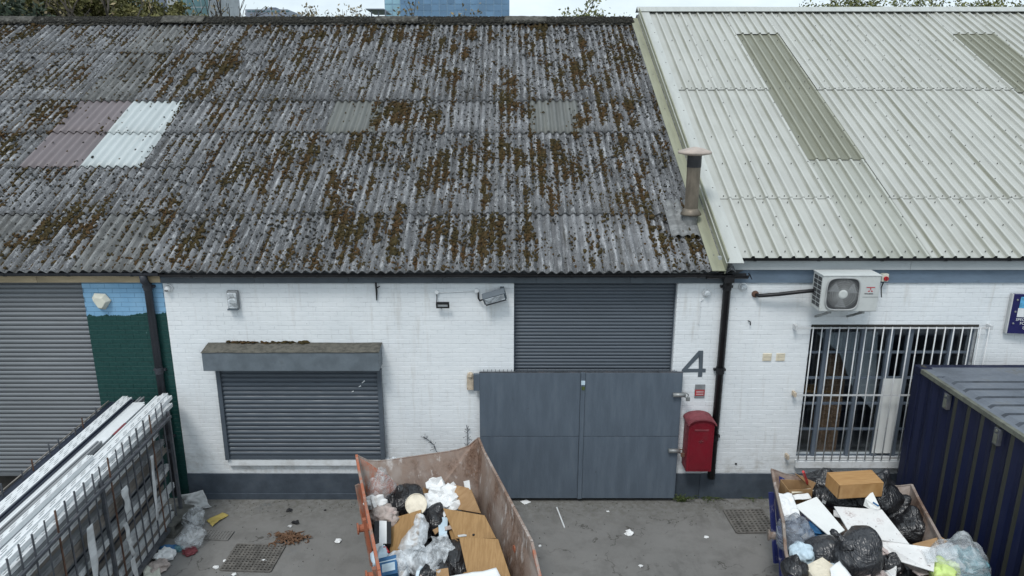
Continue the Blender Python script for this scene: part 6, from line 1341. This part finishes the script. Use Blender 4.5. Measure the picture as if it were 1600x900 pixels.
# mesh covers set in the yard
def cover(x0, x1, y0, y1, label, ang, n, m, mat='iron'):
    cx, cy = (x0 + x1) / 2, (y0 + y1) / 2; rt = thing('drain_cover', label, 'drain cover', (cx, cy, 0)); T = Matrix.Translation((cx, cy, 0)) @ Matrix.Rotation(ang, 4, 'Z'); w, h = x1 - x0, y1 - y0
    MB().box((-w / 2, -h / 2, .002), (w / 2, h / 2, .006), T).build('tray', 'void', rt); mb = MB()
    for i in range(n + 1): a = -w / 2 + w * i / n; mb.box((a - w / n * .24, -h / 2, .006), (a + w / n * .24, h / 2, .024), T)
    for j in range(m + 1): b = -h / 2 + h * j / m; mb.box((-w / 2, b - h / m * .24, .006), (w / 2, b + h / m * .24, .0225), T)
    mb.build('grid', mat, rt)
a, b = gp(343, 893), gp(432, 853); cover(a.x + .02, gp(418, 893).x + .06, a.y, b.y, 'square cast mesh drain cover in the middle of the yard', R(-3), 13, 11)
a, b = gp(1150, 833), gp(1195, 798); cover(a.x, a.x + .62, a.y, b.y, 'mesh drain cover half hidden by the navy skip', R(2), 9, 10)
a = gp(338, 838); cover(a.x - .2, a.x + .22, a.y - .1, a.y + .12, 'small faint mesh cover near the polythene heap', R(-4), 9, 6, 'ground')
# heap of brown leaves
rng = np.random.default_rng(5); c = gp(453, 843); mb = MB()
for k in range(70):
    a0 = rng.uniform(0, 6.28); rad = abs(rng.normal(0, .09)); p = Vector((c.x + rad * math.cos(a0) * 1.7, c.y + rad * math.sin(a0), .012 + max(0, .05 - rad * .25))); d = rng.uniform(0, 6.28); l = rng.uniform(.05, .13); q = [p + Vector((l * t * math.cos(d + t), l * t * math.sin(d + t), .02 * math.sin(t * 3))) for t in np.linspace(-1, 1, 5)]; mb.tube(q, [.004, .011, .012, .011, .004], 4)
single('leaf_heap', mb, 'leafbrown', 'brown tangle of dead leaves on the open concrete', 'dead leaves')
for px, py, s_, m, lb in ((452, 797, .045, 'blackbits', 'dark stone nearest the plinth in the yard'), (462, 816, .05, 'blackbits', 'dark scrap above the leaf tangle'), (453, 822, .03, 'cloth_white', 'pale scrap above the leaf tangle'), (528, 845, .05, 'paper', 'white paper ball left of the orange skip'), (983, 832, .06, 'paper', 'crumpled white wrapper in the middle of the gate apron'), (1104, 839, .03, 'paper', 'tiny white scrap toward the navy skip'), (1001, 884, .03, 'paper', 'tiny white scrap at the near edge of the gate apron'), (413, 876, .03, 'paper', 'white stub on the square drain cover'), (337, 886, .035, 'paper', 'white scrap at the left of the square drain cover'), (351, 877, .028, 'paper', 'white fleck above the left scrap of the square cover'), (1120, 778, .035, 'blackbits', 'dark pebble at the wall foot right of the gate'), (950, 799, .02, 'paper', 'white fleck in front of the gate'), (844, 853, .022, 'paper', 'white fleck beside the orange skip rim'), (508, 797, .02, 'blackbits', 'black pebble between the leaf tangle and the skip'), (366, 897, .03, 'paper', 'white scrap at the near edge of the yard')):
    single('litter_scrap', crumple(gp(px, py, s_ * .4), (s_, s_ * .9, s_ * .45), int(px), 2, .5, .9, facet=True), m, lb, 'litter')
sheet('paper_sheet', [gp(813, 783, .01), gp(822, 779, .02), gp(830, 784, .01), gp(820, 788, .01)], 'paper', 'folded white paper lying at the foot of the gate', 'paper', .01, 4, 6)
single('plastic_rod', MB().tube([gp(870, 793, .012), gp(882, 824, .012)], .012, 8), 'white_plastic', 'straight white rod lying in front of the gate', 'rod')
# loose plaster at the wall foot and specks of grit
rng = np.random.default_rng(9); n = 700; X = rng.uniform(-5, 5.5, n); Yg = np.where(rng.uniform(0, 1, n) < .45, 10.42 - np.abs(rng.normal(0, .18, n)), rng.uniform(6.5, 10.4, n)); r = rng.uniform(.003, .011, n)
V = IV[None] * (1 + rng.uniform(-.3, .3, (n, len(IV), 1))) * r[:, None, None]; V += np.stack([X, Yg, r * .4], 1)[:, None, :]; bulk('grit', V.reshape(-1, 3), (IF[None] + (np.arange(n) * len(IV))[:, None, None]).reshape(-1, 3), 'concrete', None)
def weed(px, py, y, h, seed, label, nblade=26, mat='weed', spread=.12):
    c = at(px, py, Y=y) if y else gp(px, py); rr = random.Random(seed); mb = MB()
    for k in range(nblade):
        a = rr.uniform(0, 6.28); l = h * rr.uniform(.5, 1.1); d = Vector((math.cos(a), math.sin(a) * .5 - .2, 0)) * spread * rr.uniform(.4, 1.3); b = c + Vector((rr.uniform(-1, 1) * spread * .6, 0, 0)); q = [b, b + d * .4 + Vector((0, 0, l * .6)), b + d + Vector((0, 0, l))]; mb.tube(q, [.006, .005, .002], 4)
        for t in (.4, .7, .95): p = q[0].lerp(q[2], t); e = Vector((rr.uniform(-1, 1), rr.uniform(-1, .2), rr.uniform(-.5, .8))).normalized() * .028; f = Vector((-e.y, e.x, .3 * e.z)) * .5; mb.add([p, p + e * .5 + f, p + e, p + e * .5 - f], [(0, 1, 2, 3)])
    single('weed_plant', mb, mat, label, 'weed')
weed(1064, 784, None, .12, 1, 'low green weed at the foot of the gate right corner', 30); weed(1100, 776, None, .07, 2, 'mossy weed along the plinth below the post box', 34, spread=.3); weed(1160, 775, None, .05, 3, 'thin weed at the wall foot near the navy skip', 18, spread=.3)
def twig(pts, label, seed):
    P = [at(px, py, Y=YW - .03) for px, py in pts]; rr = random.Random(seed); mb = MB(); mb.tube(P, .005, 5)
    for k in range(15):
        t = rr.random() * (len(P) - 1); i = min(int(t), len(P) - 2); p = P[i].lerp(P[i + 1], t - i); e = Vector((rr.uniform(-1, 1), -.25, rr.uniform(-.6, 1))).normalized() * rr.uniform(.04, .085); mb.tube([p, p + e], .003, 4); f = Vector((.007, 0, .004)); q = p + e; mb.add([q - f, q + Vector((0, -.006, .011)), q + f, q - Vector((0, 0, .009))], [(0, 1, 2, 3)])
    single('wall_plant', mb, 'steel_dark', label, 'plant')
twig([(682, 706), (678, 695), (670, 688), (661, 682)], 'straggly stem bending left on the white wall above the orange skip', 4); twig([(730, 698), (731, 680), (729, 664)], 'thin upright stem on the white wall beside the gate', 6)

# ================================================================== BACKGROUND
# trees
def bark(name, col): return M_worn(name, col, tuple(c * .5 for c in col), .6, .3, .95, 6, bumps=.6)
MT['bark'] = bark('tree bark', (0.055, 0.047, 0.038))
def M_leaf(name, a, b):
    g = G(name); c = g.coord('Object'); n = g.noise(c, 1.1, 4); n2 = g.noise(c, 9, 3); k = g.mix(g.ramp(n, .35, .65), a, b); k = g.mix(g.math('MULTIPLY', g.ramp(n2, .45, .7), .6), k, tuple(x * 1.7 for x in b)); g.bsdf(k, .7, 0, None, .3); return g.m
MT['leaf_olive'] = M_leaf('olive spring leaf', (0.085, 0.088, 0.030), (0.145, 0.135, 0.05)); MT['leaf_green'] = M_leaf('fresh leaf', (0.085, 0.105, 0.035), (0.16, 0.165, 0.06)); MT['leaf_dark'] = M_leaf('dark conifer', (0.020, 0.032, 0.020), (0.035, 0.05, 0.03)); MT['leaf_tan'] = M_leaf('budding twig', (0.16, 0.13, 0.08), (0.22, 0.18, 0.10))
def tree(kind, h, cr, leafmat, nleaf, label, x, y, seed, base_z=0.0, leaf=.13, twigs=1.0):
    rr = random.Random(seed); rt = thing(kind, label, 'tree', (x, y, base_z), 'trees behind the terrace'); tips = []
    mb = MB(); o = Vector((x, y, base_z))
    def grow(p, d, ln, r, lev):
        q = p + d * ln; mid = p.lerp(q, .5) + Vector((rr.uniform(-1, 1), rr.uniform(-1, 1), 0)) * ln * .06; mb.tube([p, mid, q], [r, r * .82, r * .66], 5 if lev > 1 else 8, cap=False)
        tips.append((q, lev)); tips.append((mid, lev))
        if lev >= 5: return
        for k in range(3 if lev < 2 else rr.choice((2, 2, 3))):
            a = rr.uniform(0, 6.28); s_ = rr.uniform(.35, .85); e = (d + Vector((math.cos(a) * s_, math.sin(a) * s_, rr.uniform(-.1, .35)))).normalized(); grow(q, e, ln * rr.uniform(.62, .82), r * .6, lev + 1)
    grow(o, Vector((rr.uniform(-.05, .05), 0, 1)), h * .30, h * .022, 0); 
    zmax = max(t[0].z for t in tips); k = (base_z + h - base_z) / (zmax - base_z); mb.v = [((v[0] - x) * cr + x, (v[1] - y) * cr + y, (v[2] - base_z) * k + base_z) for v in mb.v]
    mb.build('trunk', 'bark', rt)
    if nleaf:
        T_ = [(Vector(((t.x - x) * cr + x, (t.y - y) * cr + y, (t.z - base_z) * k + base_z)), l) for t, l in tips if l >= 3]; rng = np.random.default_rng(seed); idx = rng.integers(0, len(T_), nleaf); C0 = np.array([T_[i][0][:] for i in idx]) + rng.normal(0, .22, (nleaf, 3)) * twigs - np.array(o)
        A = rng.normal(0, 1, (nleaf, 3)); A /= np.linalg.norm(A, axis=1)[:, None]; B = np.cross(A, rng.normal(0, 1, (nleaf, 3))); B /= np.linalg.norm(B, axis=1)[:, None]; s_ = rng.uniform(.5, 1.2, nleaf)[:, None] * leaf
        V = np.stack([C0 - A * s_, C0 + B * s_ * .5, C0 + A * s_, C0 - B * s_ * .5], 1).reshape(-1, 3); Fq = np.arange(nleaf * 4).reshape(-1, 4)
        o2 = bulk('crown', V, Fq, leafmat, None, None, None, False); o2.parent = rt
    return rt
def ridge_x(px, y): return at(px, 12, Y=y).x
def hgt(py, y): return at(790, py, Y=y).z
tree('deciduous_tree', hgt(-40, 38), 1.25, 'leaf_olive', 34000, 'dense olive tree rising behind the roof at the far left', ridge_x(22, 38), 38, 11); tree('deciduous_tree', hgt(-48, 40), 1.3, 'leaf_olive', 32000, 'olive green tree second from the left behind the roof', ridge_x(95, 40), 40, 12); tree('deciduous_tree', hgt(-30, 41), 1.1, 'leaf_olive', 20000, 'thinner olive tree beside the bare one', ridge_x(160, 41), 41, 13)
tree('conifer_tree', hgt(4, 33), .8, 'leaf_dark', 9000, 'dark rounded evergreen in front of the olive trees', ridge_x(54, 33), 33, 14, leaf=.16)
tree('bare_tree', hgt(-45, 36), 1.25, 'leaf_tan', 300, 'bare winter tree forking in front of the teal tower', ridge_x(243, 36), 36, 16); tree('bare_tree', hgt(-30, 44), 1.0, 'leaf_tan', 260, 'second bare tree right of the forked one', ridge_x(300, 44), 44, 18)
tree('budding_tree', hgt(5, 46), .8, 'leaf_tan', 1400, 'small tan budding tree left of the blue glass block', ridge_x(488, 46), 46, 21); tree('budding_tree', hgt(12, 46), .6, 'leaf_tan', 900, 'lower tan shrub top beside the small budding tree', ridge_x(524, 46), 46, 22); tree('budding_tree', hgt(7, 46), .9, 'leaf_tan', 1500, 'tan budding tree in front of the blue glass block', ridge_x(662, 46), 46, 23)
tree('deciduous_tree', hgt(-10, 44), 1.0, 'leaf_green', 5200, 'fresh green tree right of the blue glass block', ridge_x(836, 44), 44, 24, leaf=.12)
tree('deciduous_tree', hgt(-4, 48), .9, 'leaf_green', 5200, 'green tree above the left part of the steel roof ridge', ridge_x(1312, 48), 48, 25, leaf=.12); tree('deciduous_tree', hgt(-3, 48), .9, 'leaf_green', 5200, 'green tree beside the first one over the steel roof', ridge_x(1382, 48), 48, 26, leaf=.12); tree('deciduous_tree', hgt(-2, 50), .8, 'leaf_green', 5200, 'green tree top over the steel roof toward the right', ridge_x(1505, 50), 50, 27, leaf=.12); tree('deciduous_tree', hgt(4, 50), .7, 'leaf_green', 3000, 'lowest green tree top at the far right of the ridge', ridge_x(1585, 50), 50, 28, leaf=.12)
# buildings far behind
MT['curtain_blue'] = M_worn('blue curtain glass', (0.10, 0.20, 0.33), (0.20, 0.33, 0.46), .8, .2, .12, .09, (1, 1, 2), spec=.6, kind='World'); MT['curtain_teal'] = M_worn('teal curtain glass', (0.07, 0.16, 0.18), (0.16, 0.28, 0.30), .8, .2, .12, .12, spec=.6, kind='World'); MT['curtain_light'] = M_worn('pale corner glass', (0.24, 0.42, 0.52), (0.35, 0.5, 0.6), .6, .15, .1, .2, spec=.6, kind='World')
MT['mullion_far'] = M_worn('far mullion', (0.20, 0.31, 0.42)); MT['conc_far'] = M_worn('far pale concrete', (0.38, 0.40, 0.42), kind='World', scale=.2); MT['slate_far'] = M_worn('far grey cladding', (0.24, 0.27, 0.33), kind='World', scale=.2)
def tower(label, px0, px1, ytop, dist, glass, depth, fl, bay, frame, corner=None, piers=False):
    x0, x1 = at(px0, 10, Y=dist).x, at(px1, 10, Y=dist).x; h = hgt(ytop, dist); rt = thing('office_block', label, 'building', ((x0 + x1) / 2, dist, 0)); MB().box((x0, dist, 0), (x1, dist + depth, h)).build('body', frame, rt); MB().box((x0 - .3, dist - .3, h), (x1 + .3, dist + depth, h + .8)).build('parapet', frame, rt)
    zlo = max(0, hgt(60, dist)); nx, nz = max(1, round((x1 - x0) / bay)), max(1, round((h - zlo) / fl)); me = {}
    vis = []
    for j in range(nz):
        for i in range(nx): vis.append((j, i))
    bw, bh = (x1 - x0) / nx, (h - zlo) / nz; gm = MB().box((-bw * .46, -.06, -bh * .45), (bw * .46, .0, bh * .45)).mesh('pane', glass); gc = MB().box((-bw * .46, -.06, -bh * .45), (bw * .46, .0, bh * .45)).mesh('pane', corner or glass)
    vis.sort(key=lambda q: abs(hgt(10, dist) - (zlo + (q[0] + .5) * bh))); po = Vector(ORIG[rt.name])
    for j, i in vis[:300]: child('pane', gc if (corner and i < nx * .11) else gm, rt, Vector((x0 + (i + .5) * bw, dist, zlo + (j + .5) * bh)) - po)
    if piers:
        for i in range(0, nx + 1, 4): MB().box((x0 + i * bw - .5, dist - .5, 0), (x0 + i * bw + .5, dist - .07, h)).build('pier', 'conc_far', rt)
    return rt
tower('large blue glass office block beyond the ridge centre', 601, 796, -70, 150, 'curtain_blue', 40, 1.3, 1.55, 'mullion_far', 'curtain_light'); tower('teal glass tower with pale piers behind the bare tree', 280, 326, -90, 170, 'curtain_teal', 20, 1.6, 1.5, 'conc_far'); tower('pale grey glass tower left of the teal one', 187, 222, -60, 190, 'curtain_light', 20, 1.6, 1.6, 'slate_far'); tower('slim pale slab between the two glass towers', 262, 278, -60, 171, 'conc_far', 14, 2, 1.5, 'conc_far')
x0, x1 = at(383, 15, Y=220).x, at(449, 15, Y=220).x; lb = thing('office_block', 'low grey block with roof plant on the skyline left of centre', 'building', ((x0 + x1) / 2, 220, 0)); MB().box((x0, 220, 0), (x1, 240, hgt(14.5, 220))).build('body', 'slate_far', lb); MB().box((x0 + 5, 222, hgt(14.5, 220)), (x1 - 5, 236, hgt(11.5, 220))).build('plant_room', 'slate_far', lb); MB().box((x0 + 6, 223, hgt(11.5, 220)), (x0 + 8, 226, hgt(9.5, 220))).build('roof_tank', 'slate_far', lb)
for k in range(9): MB().box((x0 + .6 + k * 1.4, 219.9, hgt(18.5, 220)), (x0 + 1.6 + k * 1.4, 219.98, hgt(16.5, 220))).build('window', 'curtain_teal', lb)
x0, x1 = at(575, 18, Y=120).x, at(603, 18, Y=120).x; cn = thing('canopy_roof', 'flat grey roof canopy at the left foot of the blue glass block', 'canopy', ((x0 + x1) / 2, 120, 0)); MB().box((x0, 118, hgt(17, 120)), (x1, 126, hgt(15.6, 120))).build('roof', 'slate_far', cn); 
for k in range(3): MB().box((x0 + .6 + k * 1.1, 119, 0), (x0 + .8 + k * 1.1, 119.2, hgt(17, 120))).build('column', 'slate_far', cn)
